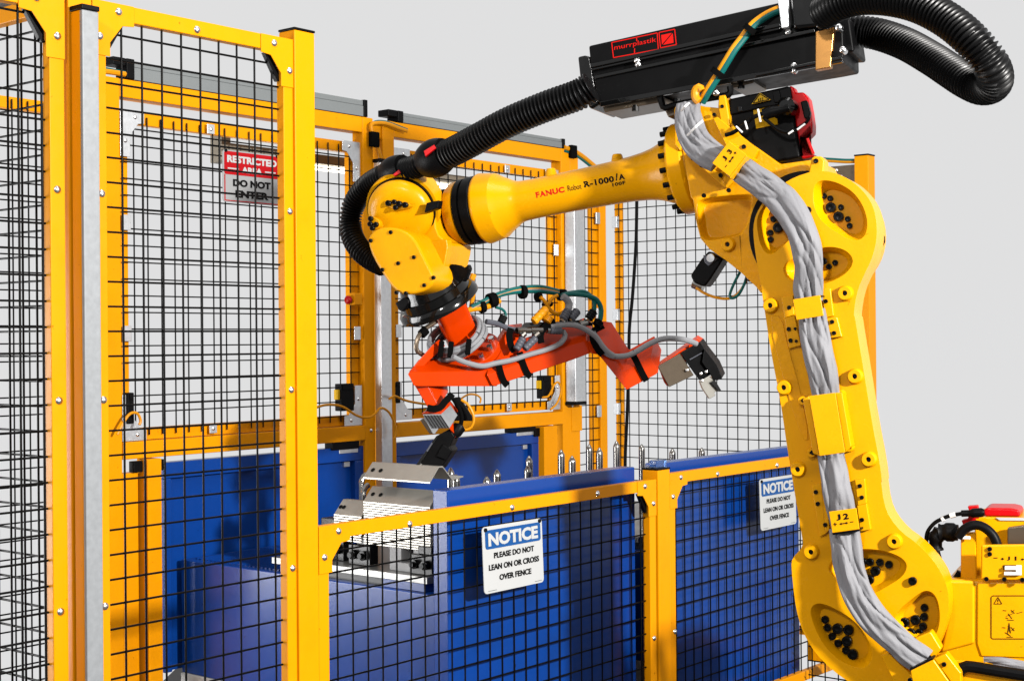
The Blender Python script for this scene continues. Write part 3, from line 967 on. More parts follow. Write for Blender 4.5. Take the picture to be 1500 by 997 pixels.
# bent guide pins at the stack
for px, py, w in ((529, 697, 1.02), (532, 712, 0.92)):
    u, z = uz(px, py, w)
    zb = ZD + 0.0625
    MB().tube([C(u, w, zb), C(u, w, z - 0.05), C(u + 0.004, w, z - 0.02), C(u + 0.02, w, z), C(u + 0.034, w, z + 0.004)], 0.0125, 10, step=0.02).obj('guide_pin', M['steel'], cart1)

# ================================================================== sheet steel parts
def sheet_mb(u0, z0, w0, w1, hole=True, s=1.0):
    """roof section: flank up to a ridge, flank down, flat foot; long axis runs along w"""
    th = 0.0052
    prof = [(0.0, 0.0), (0.055, 0.060), (0.078, 0.060), (0.135, 0.004), (0.205, 0.010)]
    prof = [(x * s, y * s) for x, y in prof]
    mb = MB()

    def pt(i, w, d):
        x, y = prof[i]
        return C(u0 + x, w, z0 + y - d)
    n = len(prof)
    L = w1 - w0
    for i in range(n - 1):
        e1 = w1 if i else w1 - 0.0
        A, B, Cc, D = pt(i, w0, 0), pt(i + 1, w0, 0), pt(i + 1, w1, 0), pt(i, w1, 0)
        dn = UZ * -th
        mb.hexa([A, B, Cc, D, A + dn, B + dn, Cc + dn, D + dn])
    return mb


def sheet(u0, z0, w0, w1, label, group=None, s=1.0):
    t = thing('sheet_part', label, 'sheet part', C(u0 + 0.1, (w0 + w1) / 2, z0), group)
    sheet_mb(u0, z0, w0, w1, s=s).obj('profile', M['sheet'], t)
    for f in (0.08, 0.20):
        w = w1 - (w1 - w0) * f
        c = C(u0 + 0.027 * s, w, z0 + 0.030 * s)
        nrm = (DU * -0.06 + UZ * 0.055).normalized()
        MB().cyl(c + nrm * 0.0008, c + nrm * 0.0016, 0.010, 12).obj('hole', M['ink'], t)
    return t


US = 1.72
ORD = ['first', 'second', 'third', 'fourth', 'fifth', 'sixth', 'seventh', 'eighth', 'ninth', 'tenth', 'eleventh', 'twelfth', 'thirteenth', 'fourteenth', 'fifteenth', 'sixteenth', 'seventeenth', 'lowest']
for i in range(18):
    jit = random.uniform(-0.003, 0.003)
    lab = 'bare bent sheet steel part lying inside the large stack on the left cart'
    if i == 17:
        lab = 'topmost bare bent sheet of the large stack on the left cart, with two holes'
    lab = lab if i == 17 else ORD[17 - i] + ' bent sheet from the top of the large sheet steel stack on the left cart'
    sheet(US + jit * 0.5, 0.706 + i * 0.0101, 0.28 + jit, 0.66 + jit, lab, 'sheet parts in the large stack')
for i in range(11):
    jit = random.uniform(-0.003, 0.003)
    lab = 'bare bent sheet steel part lying inside the small rear stack on the left cart'
    if i == 10:
        lab = 'topmost bare bent sheet of the small rear stack, behind the bent guide pins'
    lab = lab if i == 10 else ORD[10 - i] + ' bent sheet from the top of the small rear sheet steel stack'
    sheet(US + jit * 0.5, 0.708 + i * 0.0104, 0.675 + jit, 0.84 + jit, lab, 'sheet parts in the small stack')
sheet(US, 0.980, 0.28, 0.66, 'single bent sheet steel part being held by the left gripper tool above the large stack')

# ================================================================== robot
rb = thing('industrial_robot', 'large yellow articulated robot arm reaching over the half height fence', 'robot', R(1300, 960, -0.1))
rb_loc = wloc(rb)
Z3 = lambda p: ZM(960, 120, 4.154, p)
Z4 = lambda p: ZM(980, 230, 4.155, p)
Z5 = lambda p: ZM(1080, 400, 3.117, p)
Z6 = lambda p: ZM(1120, 680, 3.147, p)
Z7 = lambda p: ZM(1320, 720, 3.6, p)
RP = lambda pts, off: [R(x, y, off) for x, y in pts]


def slab(name, pts, off, depth, m, parent, bevel=0.006, holes=(), smooth=0, seg=2):
    if smooth:
        pts = chaikin(pts, smooth)
    hs = [(RP(chaikin(h, 2), off), d, sh) for h, d, sh in holes]
    return MB().plate(RP(pts, off), -NR * depth, hs).obj(name, M[m] if isinstance(m, str) else m, parent, bevel, seg=seg)


def bolt_mesh(r=1.0, h=1.0):
    mb = MB()
    mb.lathe(Vector((0, 0, 0)), NR, [(-0.1, r), (h * 0.86, r), (h, r * 0.86), (h, r * 0.56), (h * 0.55, r * 0.5), (h * 0.5, r * 0.05)], 18)
    return mb.mesh('bolt', M['boltk'], smooth=40)


BOLT = bolt_mesh()


def bolt(px, py, rpx, off, parent, hh=1.0):
    p = R(px, py, off)
    r = rpx * rs(p)
    inst('bolt', BOLT, parent, p, (r, r * hh if False else r, r))


def boss(px, py, off, parent, rpx=10.2, hole=3.6, h=0.02):
    p = R(px, py, off)
    k = rs(p)
    MB().lathe(p, NR, [(-0.01, rpx * k * 1.25), (h * 0.5, rpx * k * 1.08), (h, rpx * k), (h + 0.003, rpx * k * 0.9), (h + 0.003, hole * k * 1.15), (h - 0.004, hole * k), (h - 0.014, hole * k)], 26).obj('boss', M['robot'], parent)
    MB().lathe(p + NR * (h - 0.013), NR, [(0, hole * k * 0.98), (0.006, hole * k * 0.98)], 16).obj('boss_plug', M['boltk'], parent)


# --- lower arm (front casting)
OFA = 0.16
outline = (Z4([(575, 270), (625, 215), (690, 165), (770, 120), (870, 88), (940, 84), (1010, 97), (1070, 122), (1120, 152), (1170, 195), (1212, 245), (1240, 298), (1257, 352), (1266, 430), (1262, 510), (1250, 565), (1230, 630), (1200, 690), (1175, 745), (1155, 790), (1135, 870), (1124, 960)])
           + Z5([(538, 200), (546, 255), (575, 430), (615, 680), (650, 860), (662, 960)])
           + Z6([(535, 60), (550, 180), (580, 250), (635, 315), (700, 360), (765, 425), (812, 490), (838, 550), (850, 610), (848, 680), (828, 760), (795, 850), (745, 925), (680, 985), (600, 1030), (500, 1040), (400, 1010), (310, 945), (235, 870), (185, 790), (155, 710), (138, 620), (122, 470), (128, 430), (180, 375), (172, 330), (150, 200), (122, 30)])
           + Z5([(228, 800), (200, 600), (150, 340), (125, 170), (112, 90)])
           + Z4([(566, 800), (548, 720), (528, 600), (515, 500), (512, 420), (530, 345)]))
pA = chaikin(Z4([(875, 215), (890, 160), (935, 138), (1020, 152), (1115, 205), (1180, 290), (1210, 390), (1200, 470), (1160, 508), (1100, 505), (1040, 470), (960, 420), (905, 360), (880, 290)]), 1)
pB = chaikin(Z4([(530, 400), (550, 330), (600, 270), (670, 235), (740, 240), (790, 290), (790, 400), (760, 480), (640, 592), (590, 590), (552, 530)]), 1)
pC = chaikin(Z4([(690, 690), (710, 640), (780, 605), (880, 575), (930, 550), (1000, 545), (1075, 565), (1122, 615), (1112, 670), (1060, 722), (980, 762), (900, 780), (780, 765), (715, 740)]), 1)
pD = chaikin(Z6([(285, 480), (330, 415), (400, 390), (520, 388), (620, 418), (662, 460), (640, 515), (560, 565), (490, 602), (390, 570), (320, 520)]), 1)
pE = chaikin(Z6([(205, 660), (255, 630), (370, 685), (445, 750), (495, 840), (495, 910), (450, 945), (360, 915), (275, 840), (225, 740)]), 1)
pF = chaikin(Z6([(585, 700), (680, 615), (745, 572), (795, 605), (812, 700), (795, 785), (740, 815), (640, 795)]), 1)
la = slab('lower_arm', outline, OFA, 0.15, 'robot', rb, 0.022, [(pA, 0.07, 0.74), (pB, 0.07, 0.76), (pC, 0.06, 0.76), (pD, 0.05, 0.78), (pE, 0.05, 0.78), (pF, 0.05, 0.78)], smooth=1, seg=4)
for pts, o, dep in (
    (Z4([(945, 237, ), (983, 252), (1048, 306), (1090, 378), (1101, 419)]), 4.2, 0.068),
    (Z4([(988, 308), (1035, 364)]), 7.4, 0.068),
    (Z4([(637, 378), (619, 461), (621, 502)]), 4.4, 0.068), (Z4([(685, 370), (667, 431)]), 7.4, 0.068),
    (Z4([(975, 667), (1013, 643)]), 4.2, 0.058), (Z4([(940, 635)]), 5.6, 0.058),
    (Z6([(455, 447), (487, 447), (533, 449), (575, 459), (452, 495)]), 5.6, 0.048), (Z6([(513, 489), (484, 529)]), 7.2, 0.048),
    (Z6([(281, 712), (292, 749), (314, 789), (341, 821), (377, 853)]), 5.6, 0.048), (Z6([(338, 753), (389, 759), (382, 811), (409, 871)]), 7.6, 0.048),
    (Z6([(738, 657), (737, 699), (732, 743), (714, 772)]), 5.6, 0.048), (Z6([(646, 725), (697, 713), (674, 774)]), 7.2, 0.048),
    (Z4([(848, 323)]), 5.0, -0.001), (Z6([(684, 535)]), 6.2, -0.001)):
    for x, y in pts:
        bolt(x, y, o, OFA - dep, la)
for p in Z5([(155, 148), (495, 92), (217, 521), (540, 470), (280, 893), (603, 848)]) + Z6([(218, 400), (600, 352)]):
    boss(p[0], p[1], OFA, la)
# rough cast web field left of the sleeve, and lugs
slab('cast_web', Z5([(140, 200), (200, 190), (230, 330), (290, 540), (330, 760), (300, 760), (230, 560)]), OFA + 0.0045, 0.006, 'robot_cast', la, 0.002, smooth=1)
slab('lifting_lug', Z4([(845, 120), (865, 10), (880, -5), (925, -5), (945, 20), (940, 90), (1000, 110), (900, 130)]), 0.12, 0.08, 'robot', la, 0.006)
bolt(*Z4([(896, 25)])[0], 3.6, 0.121, la)
# J3 hub ring behind the arm head, right rim and left gap
hub = []
for i in range(48):
    a = 2 * math.pi * i / 48
    hub.append((1189 + 89 * math.cos(a), 340 + 90 * math.sin(a)))
slab('arm_hub', hub, 0.008, 0.30, 'robot', rb, 0.01, seg=3)
slab('hub_seal', [(1185 + (x - 1192) * 0.96, y) for x, y in hub], 0.0065 + 0.006, 0.02, 'black', rb, 0.002)

# --- elbow housing
body = Z3([(150, 160), (175, 100), (380, 70), (436, 72), (560, 100), (1000, 430), (1030, 440), (1030, 560), (760, 900), (640, 1010), (560, 1120), (470, 1130), (330, 1040), (262, 940), (225, 720), (215, 600), (130, 470)])
body = Z3([(115, 160), (190, 120), (300, 150), (400, 160), (520, 330), (760, 500), (980, 470), (1010, 540)]) + Z4([(1000, 300), (900, 600), (560, 830), (530, 790), (440, 705), (340, 625), (245, 560), (190, 495), (165, 400), (145, 262), (130, 240)])
pocket = Z4([(165, 285), (200, 250), (480, 222), (512, 250), (480, 400), (440, 468), (410, 480), (230, 515), (190, 480), (178, 400)])
el = slab('elbow_housing', body, 0.0, 0.34, 'robot_cast', rb, 0.014, [(pocket, 0.055, 0.86)], seg=3)
boss(*Z4([(364, 533)])[0], 0.0, el, 9.5, 3.2)
# forearm flange: thick disc seen nearly edge on
FA0 = R(993, 249, -0.17)
FA1 = R(708, 306, -0.17)
ax = (FA1 - FA0)
L = ax.length
kf = rs(FA0)
MB().lathe(FA0 - ax.normalized() * 0.075, ax, [(0, 0.170), (0.012, 0.182), (0.062, 0.182), (0.072, 0.172)], 56).obj('elbow_flange', M['robot'], rb)
MB().lathe(FA0 - ax.normalized() * 0.19, ax, [(0, 0.15), (0.116, 0.165)], 48).obj('elbow_neck', M['robot_cast'], rb)
d = ax.normalized()
xr = d.cross(UZ).normalized()
yr = xr.cross(d)
for i in range(18):
    a = 2 * math.pi * (i + 0.3) / 18
    c = FA0 + (xr * math.cos(a) + yr * math.sin(a)) * 0.166
    MB().cyl(c + d * -0.003, c + d * 0.022, 0.011, 10).obj('flange_bolt', M['boltk'], rb)
# --- forearm
k0, k1 = rs(FA0), rs(FA1)
prof_px = [(0.0, 49), (0.03, 49), (0.06, 44), (0.10, 39), (0.15, 35.5), (0.22, 33), (0.30, 31.5), (0.45, 30), (0.60, 29.2), (0.72, 29), (0.79, 29.6), (0.81, 31), (0.83, 34), (0.905, 47.5), (0.92, 49.3), (0.985, 52), (1.0, 50)]
prof = [(t * L, q * (k0 + (k1 - k0) * t)) for t, q in prof_px]


def frad(t):
    for (a, ra), (b, rb_) in zip(prof, prof[1:]):
        if a <= t <= b:
            return ra + (rb_ - ra) * (t - a) / (b - a)
    return prof[-1][1]


fine = []
for i in range(91):
    t = L * i / 90
    fine.append((t, sum(frad(min(L, max(0, t + dt * L * 0.012))) for dt in (-0.8, -0.4, 0, 0.4, 0.8)) / 5))
fine = [q for q in fine if q[0] < 0.855 * L] + [(t * L, r_ * (k0 + (k1 - k0) * t)) for t, r_ in ((0.87, 40.6), (0.89, 44.4), (0.905, 47.5), (0.925, 48.8), (0.985, 52), (0.992, 51.7), (1.0, 50))]
fa = MB().lathe(FA0, ax, fine, 64).obj('forearm', M['robot'], rb, smooth=14)
for px, py, pxt, pyt in ((808, 268, 807, 247), (905, 246, 904, 226)):
    b = R(px, py, -0.17)
    tp = R(pxt, pyt, -0.17)
    v = (tp - b)
    MB().lathe(b, v, [(0, 0.036), (v.length * 0.55, 0.025), (v.length * 0.9, 0.021), (v.length, 0.017), (v.length, 0.010), (v.length - 0.01, 0.010)], 22).obj('boss', M['robot'], fa)


def on_forearm(px, py):
    """nearest surface place of the forearm under a pixel (a hair above the paint)"""
    dr = ray(px, py)
    lo, hi = 4.5, None
    Y = 4.6
    while Y < 7:
        p = CAM + dr * Y
        t = (p - FA0).dot(d)
        q = (p - FA0 - d * t).length
        if 0 <= t <= L and q <= frad(t) + 0.0016:
            return p
        Y += 0.0015
    return R(px, py, -0.05)


def arm_text(body, x0, y0, x1, y1, hpx, m, bold=0.0, spacing=1.0, shear=0.0):
    """baseline from (x0,y0) to (x1,y1) in the picture of the forearm, letter height hpx"""
    w = math.hypot(x1 - x0, y1 - y0)
    ex, ey = (x1 - x0) / w, (y1 - y0) / w
    A = R(x0, y0, -0.04)
    B = R(x1, y1, -0.04)

    def fn(x, y):
        return on_forearm(x0 + ex * x + ey * y, y0 + ey * x - ex * y)
    return text_mb(body, fn, w, hpx, spacing, bold, shear).obj('lettering', M[m], fa)


zf = lambda x, y: (640 + x / 3.75, 200 + y / 3.75)
arm_text('FANUC', *zf(546, 338), *zf(703, 306), 8.6, 'redink', 0.045, 1.1)
arm_text('Robot', *zf(720, 301), *zf(796, 287), 8.2, 'ink', 0.0, 0.95)
arm_text('R-1000', *zf(810, 281), *zf(975, 249), 9.2, 'ink', 0.04, 1.1)
arm_text('i', *zf(982, 243), *zf(998, 240), 10.5, 'ink', 0.05, 1.0, 0.35)
arm_text('A', *zf(1001, 240), *zf(1034, 234), 8.4, 'ink', 0.04)
arm_text('100F', *zf(965, 276), *zf(1037, 262), 5.3, 'ink', 0.035, 1.1)

# --- wrist: J4 black ring, yellow flange, neck
def on_ax(px, py):
    return R(px, py, -0.17)


W0 = FA1
kw = k1
MB().lathe(W0 - d * 0.004, ax, [(0, 47 * kw), (0.012, 50 * kw), (0.05, 50 * kw), (0.052, 46 * kw), (0.06, 46 * kw), (0.062, 49 * kw), (0.085, 49 * kw), (0.088, 44 * kw)], 56).obj('wrist_seal_ring', M['black'], rb)
MB().lathe(W0 + d * 0.085, ax, [(0, 40 * kw), (0.002, 48 * kw), (0.035, 46 * kw), (0.052, 42 * kw), (0.06, 33 * kw)], 56).obj('wrist_flange', M['robot'], rb)
for i in range(14):
    a = 2 * math.pi * (i + 0.2) / 14
    c = W0 + d * 0.145 + (xr * math.cos(a) + yr * math.sin(a)) * 36 * kw
    MB().cyl(c - d * 0.008, c + d * 0.03, 0.012, 10).obj('flange_bolt', M['boltk'], rb)
Zw = lambda p: ZM(500, 200, 3.835, p)
MB().lathe(W0 + d * 0.14, ax, [(0, 31 * kw), (0.03, 29 * kw), (0.12, 30 * kw), (0.24, 32 * kw)], 40).obj('wrist_neck', M['robot'], rb)
OW = -0.02
# big round head: axis tipped towards the viewer and up
HC = at(586, 312, 6.03)
hax = (Vector((-0.16, -0.80, -0.36))).normalized()
kh = HC.y / FPX
MB().lathe(HC - hax * 0.17, hax, [(0, 40 * kh), (0.02, 54 * kh), (0.12, 56 * kh), (0.135, 55 * kh)], 56).obj('head_rim', M['robot'], rb)
MB().lathe(HC - hax * 0.034, hax, [(0, 51 * kh), (0.018, 51 * kh), (0.02, 46 * kh)], 56).obj('head_seal_ring', M['black'], rb)
MB().lathe(HC - hax * 0.015, hax, [(0, 49 * kh), (0.012, 49 * kh), (0.026, 46 * kh), (0.04, 40 * kh), (0.046, 30 * kh), (0.048, 10 * kh)], 56).obj('head_cap', M['robot'], rb)
# body block between head, neck and the tool flange
blk = Zw([(150, 480), (215, 380), (330, 330), (420, 350), (490, 360), (520, 420), (535, 540), (585, 590), (595, 610), (560, 760), (520, 810), (400, 870), (330, 870), (230, 760)])
wb = slab('wrist_body', blk, 0.0, 0.24, 'robot', rb, 0.02, smooth=1, seg=3)
yoke = Zw([(420, 600), (590, 575), (598, 620), (570, 770), (525, 805), (470, 740)])
slab('wrist_yoke', yoke, 0.012, 0.05, 'robot_cast', wb, 0.006)
cov = Zw([(148, 600), (152, 560), (185, 522), (250, 505), (320, 512), (385, 545), (430, 605), (470, 690), (515, 775), (518, 825), (480, 865), (400, 888), (345, 886), (295, 862), (235, 780), (175, 680)])
wc = slab('wrist_cover', cov, 0.16, 0.2, 'robot', rb, 0.012, smooth=1, seg=3)
for x, y in Zw([(168, 585), (280, 538), (410, 678), (322, 712), (233, 748), (468, 835), (365, 880), (312, 876), (520, 792)]):
    bolt(x, y, 3.0, 0.158, wc)
for x, y in Zw([(412, 590), (376, 498)]):
    bolt(x, y, 1.9, 0.001, wb)
slab('name_plate', Zw([(478, 372), (548, 358), (540, 402), (465, 428)]), 0.105, 0.04, 'black', wb, 0.003)
for x, y, r in [(268, 375, 17), (300, 368, 14), (328, 378, 17), (362, 385, 17), (308, 400, 15), (168, 462, 15), (165, 492, 15), (198, 495, 15), (178, 515, 15)]:
    x, y = Zw([(x, y)])[0]
    bolt(x, y, r / 3.835, 0.128, wb)
for lp in (Zw([(245, 370), (290, 352), (350, 362), (392, 378), (370, 405), (310, 415), (262, 395)]), Zw([(152, 460), (175, 445), (215, 470), (212, 510), (180, 528), (158, 515)])):
    slab('bolt_seat', lp, 0.125, 0.10, 'robot_cast', wb, 0.005, smooth=1)
# tool flange, axis runs down, right and away
TC = at(633, 424, 6.12)
tax = Vector((0.41, 0.33, -0.85)).normalized()
kt = TC.y / FPX
MB().lathe(TC - tax * 0.05, tax, [(0, 44 * kt), (0.05, 50 * kt), (0.052, 53 * kt), (0.085, 54 * kt), (0.088, 58 * kt), (0.105, 62 * kt), (0.125, 62 * kt), (0.13, 57 * kt), (0.131, 20 * kt)], 64).obj('tool_flange', M['gloss'], rb)
MB().lathe(TC - tax * 0.11, tax, [(0, 30 * kt), (0.06, 36 * kt)], 48).obj('tool_flange_neck', M['robot'], rb)
slab('flange_ear', Zw([(612, 715), (660, 722), (690, 738), (712, 715), (722, 742), (700, 800), (640, 860), (600, 850), (590, 800)]), -0.06, 0.03, 'black', rb, 0.006)
slab('flange_ear', Zw([(300, 935), (345, 905), (372, 900), (380, 935), (345, 985), (320, 975)]), 0.06, 0.02, 'black', rb, 0.006)
for x, y in Zw([(500, 855), (530, 832), (560, 808), (584, 790)]):
    bolt(x, y, 2.2, 0.03, rb)

# --- J3 motor on the elbow
mo = slab('servo_motor', Z3([(440, 105), (815, 22), (880, 460), (600, 512), (520, 320), (440, 250)]), -0.02, 0.15, 'black', rb, 0.010)
slab('motor_rib', Z3([(455, 108), (820, 30), (835, 122), (640, 160), (455, 200)]), -0.005, 0.012, 'black', mo, 0.004)
slab('motor_block', Z3([(500, 150), (525, 146), (530, 176), (504, 182)]), 0.002, 0.012, 'gloss', mo, 0.002)
slab('motor_block', Z3([(710, 58), (755, 48), (768, 120), (722, 128)]), 0.002, 0.012, 'black', mo, 0.003)
slab('motor_cap', Z3([(812, 22), (836, 28), (850, 66), (900, 62), (930, 100), (945, 180), (956, 260), (955, 310), (915, 348), (890, 345), (895, 440), (960, 435), (970, 455), (890, 470), (880, 400)]), -0.03, 0.07, 'red', mo, 0.008)
slab('connector', Z3([(880, 118), (920, 110), (942, 190), (935, 225), (905, 225)]), -0.005, 0.03, 'black', mo, 0.006)
tri = Z3([(588, 134), (635, 68), (700, 108)])
slab('warning_label', Z3([(586, 136), (636, 66), (702, 110)]), 0.0105, 0.004, 'label', mo, 0)
for lp in ((tri[0], tri[1]), (tri[1], tri[2]), (tri[2], tri[0])):
    c = ((tri[0][0] + tri[1][0] + tri[2][0]) / 3, (tri[0][1] + tri[1][1] + tri[2][1]) / 3)
    ins = [(c[0] + (x - c[0]) * 0.86, c[1] + (y - c[1]) * 0.86) for x, y in lp]
    MB().bar(R(*ins[0], 0.0115), R(*ins[1], 0.0115), 0.003, 0.0015, NR).obj('label_line', M['ink'], mo)
for i in range(3):
    x, y = 640 + i * 12 - 12, 112 - i * 4
    q = Z3([(x - 3, y + 10), (x + 3, y + 3), (x - 3, y - 4), (x + 3, y - 10)])
    MB().tube([R(a, b, 0.012) for a, b in q], 0.0014, 6, step=0.004).obj('label_line', M['ink'], mo)
slab('type_label', Z3([(592, 158), (690, 138), (702, 205), (740, 225), (745, 258), (614, 284)]), -0.015, 0.006, 'label', mo, 0)
MB().tube([R(x, y, 0.05) for x, y in Z3([(660, 200), (700, 185), (760, 172), (800, 165), (815, 158)])], 0.052, 14, step=0.02, rfun=lambda j, n, a, p: (0.018 if (j // 3) % 2 else 0.022)).obj('motor_plug', M['black'], mo)
MB().lathe(R(*Z3([(812, 160)])[0], 0.0), NR, [(0, 0.036), (0.05, 0.034), (0.062, 0.022)], 20).obj('motor_plug', M['gloss'], mo)
MB().tube([R(x, y, 0.06) for x, y in Z3([(425, 325), (470, 310), (520, 278), (560, 245), (600, 215), (650, 195), (690, 190)])], 0.008, 10).obj('motor_cable', M['black'], mo)
MB().tube([R(x, y, 0.055) for x, y in Z3([(655, 215), (690, 245), (740, 285), (790, 305), (840, 300), (880, 275), (920, 245), (935, 215)])], 0.0065, 8).obj('motor_cable', M['black'], mo)
MB().tube([R(x, y, 0.05) for x, y in Z3([(925, 345), (940, 385), (962, 440)])], 0.006, 8).obj('motor_cable', M['red'], mo)
for a, b in (((624, 165), (640, 245)), ((545, 238), (560, 290)), ((490, 270), (530, 308)), ((862, 292), (912, 255)), ((808, 318), (840, 296))):
    pa, pb = Z3([a, b])
    MB().bar(R(*pa, 0.088), R(*pb, 0.088), 0.007, 0.007, NR).obj('cable_tie', M['tie'], mo, 0.002)
# yellow mounting ears by the motor and J3 bracket plates
slab('motor_ear', Z3([(385, 85), (425, 78), (440, 160), (455, 270), (400, 260), (380, 150)]), 0.02, 0.10, 'robot', rb, 0.005)
bolt(*Z3([(408, 150)])[0], 2.6, 0.021, rb)
slab('bracket_ear', Z3([(118, 150), (160, 148), (165, 300), (150, 420), (118, 380)]), 0.015, 0.03, 'robot', rb, 0.004)
for x, y in Z3([(145, 250), (163, 350), (360, 200), (397, 258), (450, 300)]):
    bolt(x, y, 2.8, 0.015, rb)
j3 = slab('bracket_plate', Z3([(350, 222), (375, 212), (628, 412), (598, 470), (445, 640), (428, 645), (200, 440), (215, 425), (390, 560), (470, 470)]), 0.03, 0.02, 'robot', rb, 0.003)
slab('bracket_plate', Z3([(225, 440), (385, 560), (440, 640), (420, 642), (205, 455)]), 0.034, 0.02, 'robot', rb, 0.003)
jp = slab('axis_plate', Z3([(448, 360), (552, 440), (450, 575), (345, 494)]), 0.24, 0.006, 'robot', rb, 0.002)
slab('axis_plate_side', Z3([(552, 442), (556, 452), (456, 588), (450, 577)]), 0.235, 0.16, 'robot', rb, 0.002)
slab('axis_plate_side', Z3([(448, 360), (345, 494), (350, 500), (450, 372)]), 0.232, 0.14, 'robot', rb, 0.002)
for x, y in Z3([(231, 466), (284, 509), (399, 569), (540, 395), (448, 660), (297, 692)]):
    bolt(x, y, 3.3, 0.035, rb)


def plane_text(body, o, ux, uy, off, m, parent, w, h, bold=0.02):
    """o: lower left pixel, ux/uy: unit directions in pixels"""
    return text_mb(body, lambda x, y: R(o[0] + ux[0] * x + uy[0] * y, o[1] + ux[1] * x + uy[1] * y, off), w, h, 1.0, bold).obj('lettering', M[m], parent)


def arrow(a, b, off, m, parent, w=1.5):
    ax_, ay = b[0] - a[0], b[1] - a[1]
    n = math.hypot(ax_, ay)
    ax_, ay = ax_ / n, ay / n
    nx, ny = -ay, ax_
    h = 3.2
    P = [(0, 0), (h, 1.9), (h, 0.7), (n - h, 0.7), (n - h, 1.9), (n, 0), (n - h, -1.9), (n - h, -0.7), (h, -0.7), (h, -1.9)]
    MB().plate([R(a[0] + ax_ * t + nx * s_, a[1] + ay * t + ny * s_, off) for t, s_ in P], -NR * 0.001).obj('arrow', M[m], parent)


c1, s1_ = math.cos(math.radians(48)), math.sin(math.radians(48))
ux, uy = (0.58, -0.81), (-0.81, -0.58)
plane_text('J', Z3([(428, 484)])[0], ux, uy, 0.2415, 'ink', jp, 5.5, 7.5, 0.04)
plane_text('3', Z3([(458, 442)])[0], ux, uy, 0.2415, 'ink', jp, 5.5, 7.5, 0.04)
arrow(Z3([(448, 492)])[0], Z3([(476, 452)])[0], 0.2415, 'ink', jp)
plane_text('-', Z3([(426, 522)])[0], ux, uy, 0.2415, 'ink', jp, 4.6, 1.0)
plane_text('+', Z3([(488, 445)])[0], ux, uy, 0.2415, 'ink', jp, 4.4, 4.4)

# --- clamp plates along the arm
def cplate(name, pts, off, m='robot', depth=0.006, wall=0.05):
    o = slab(name, pts, off, depth, m, rb, 0.002)
    return o


cp1 = cplate('clamp_plate', Z5([(253, 120), (378, 100), (394, 194), (270, 214)]), 0.262)
slab('clamp_wall', Z5([(253, 120), (378, 100), (379, 106), (254, 126)]), 0.255, 0.10, 'black', rb, 0)
cp2 = cplate('clamp_plate', Z5([(327, 560), (447, 545), (492, 818), (375, 834)]), 0.262)
slab('clamp_wall', Z5([(298, 575), (327, 560), (375, 834), (345, 822)]), 0.23, 0.07, 'robot', rb, 0.003)
slab('clamp_wall', Z5([(447, 545), (478, 545), (520, 790), (492, 818)]), 0.23, 0.07, 'robot', rb, 0.003)
for x, y in Z5([(306, 580), (474, 553), (513, 792), (345, 817)]):
    boss(x, y, OFA, rb, 6.5, 2.0, 0.03)
    bolt(x, y, 3.4, OFA + 0.032, rb)
for pts in ([(200, 110), (255, 100), (258, 190), (215, 205)], [(215, 205), (262, 195), (290, 330), (235, 345)], [(385, 70), (425, 68), (440, 195), (398, 205)], [(398, 205), (455, 200), (478, 290), (420, 296)]):
    slab('clamp_foot', Z5(pts), OFA + 0.02, 0.022, 'robot', rb, 0.003)
for x, y in Z5([(238, 157), (405, 128), (434, 222), (443, 273), (236, 255), (244, 307)]):
    bolt(x, y, 3.1, OFA + 0.021, rb)
for x, y in Z5([(265, 253), (270, 310), (408, 228), (420, 285)]):
    bolt(x, y, 2.2, OFA + 0.021, rb)
cp3 = cplate('axis_plate', Z6([(296, 217), (422, 200), (437, 298), (312, 315)]), 0.262)
slab('clamp_wall', Z6([(312, 315), (437, 298), (437, 307), (314, 325)]), 0.255, 0.10, 'black', rb, 0)
for pts in ([(215, 95), (262, 85), (282, 320), (255, 332)], [(262, 90), (275, 88), (300, 300), (280, 320)], [(415, 70), (462, 65), (470, 180), (430, 190)], [(425, 190), (470, 180), (490, 300), (440, 308)]):
    slab('clamp_foot', Z6(pts), OFA + 0.02, 0.022, 'robot', rb, 0.003)
for x, y in Z6([(237, 126), (246, 180), (440, 98), (449, 151), (280, 277), (450, 254)]):
    bolt(x, y, 3.1, OFA + 0.021, rb)
ux, uy = (0.991, -0.13), (-0.13, -0.991)
plane_text('J', Z6([(332, 258)])[0], ux, uy, 0.2635, 'ink', cp3, 6.5, 9.0, 0.04)
plane_text('2', Z6([(364, 254)])[0], ux, uy, 0.2635, 'ink', cp3, 8.0, 9.0, 0.04)
plane_text('+', Z6([(318, 284)])[0], ux, uy, 0.2635, 'ink', cp3, 5.2, 5.2)
arrow(Z6([(345, 274)])[0], Z6([(386, 268)])[0], 0.2635, 'ink', cp3)
plane_text('-', Z6([(394, 267)])[0], ux, uy, 0.2635, 'ink', cp3, 5.2, 1.2)

# --- base / turret at the right
bs = slab('turret', Z7([(200, 560), (225, 475), (265, 462), (390, 466), (760, 466), (760, 1150), (100, 1150), (40, 900)]), 0.03, 0.42, 'robot', rb, 0.02, seg=3)
slab('turret_face', Z7([(400, 475), (760, 475), (760, 880), (420, 868), (398, 800)]), 0.036, 0.02, 'robot', rb, 0.006, seg=3)
slab('turret_rim', Z7([(180, 420), (262, 466), (388, 470), (388, 800), (205, 850), (225, 760), (250, 640), (240, 520)]), 0.042, 0.02, 'robot', rb, 0.012, seg=3)
slab('stand_plate', Z7([(314, 216), (393, 214), (396, 470), (314, 462)]), -0.02, 0.03, 'robot', rb, 0.004)
jb = slab('axis_plate', Z7([(422, 280), (760, 276), (760, 465), (420, 466)]), 0.06, 0.02, 'robot', rb, 0.006)
slab('junction_box', Z7([(385, 132), (760, 138), (760, 470), (395, 470)]), -0.10, 0.30, 'robot', rb, 0.006)
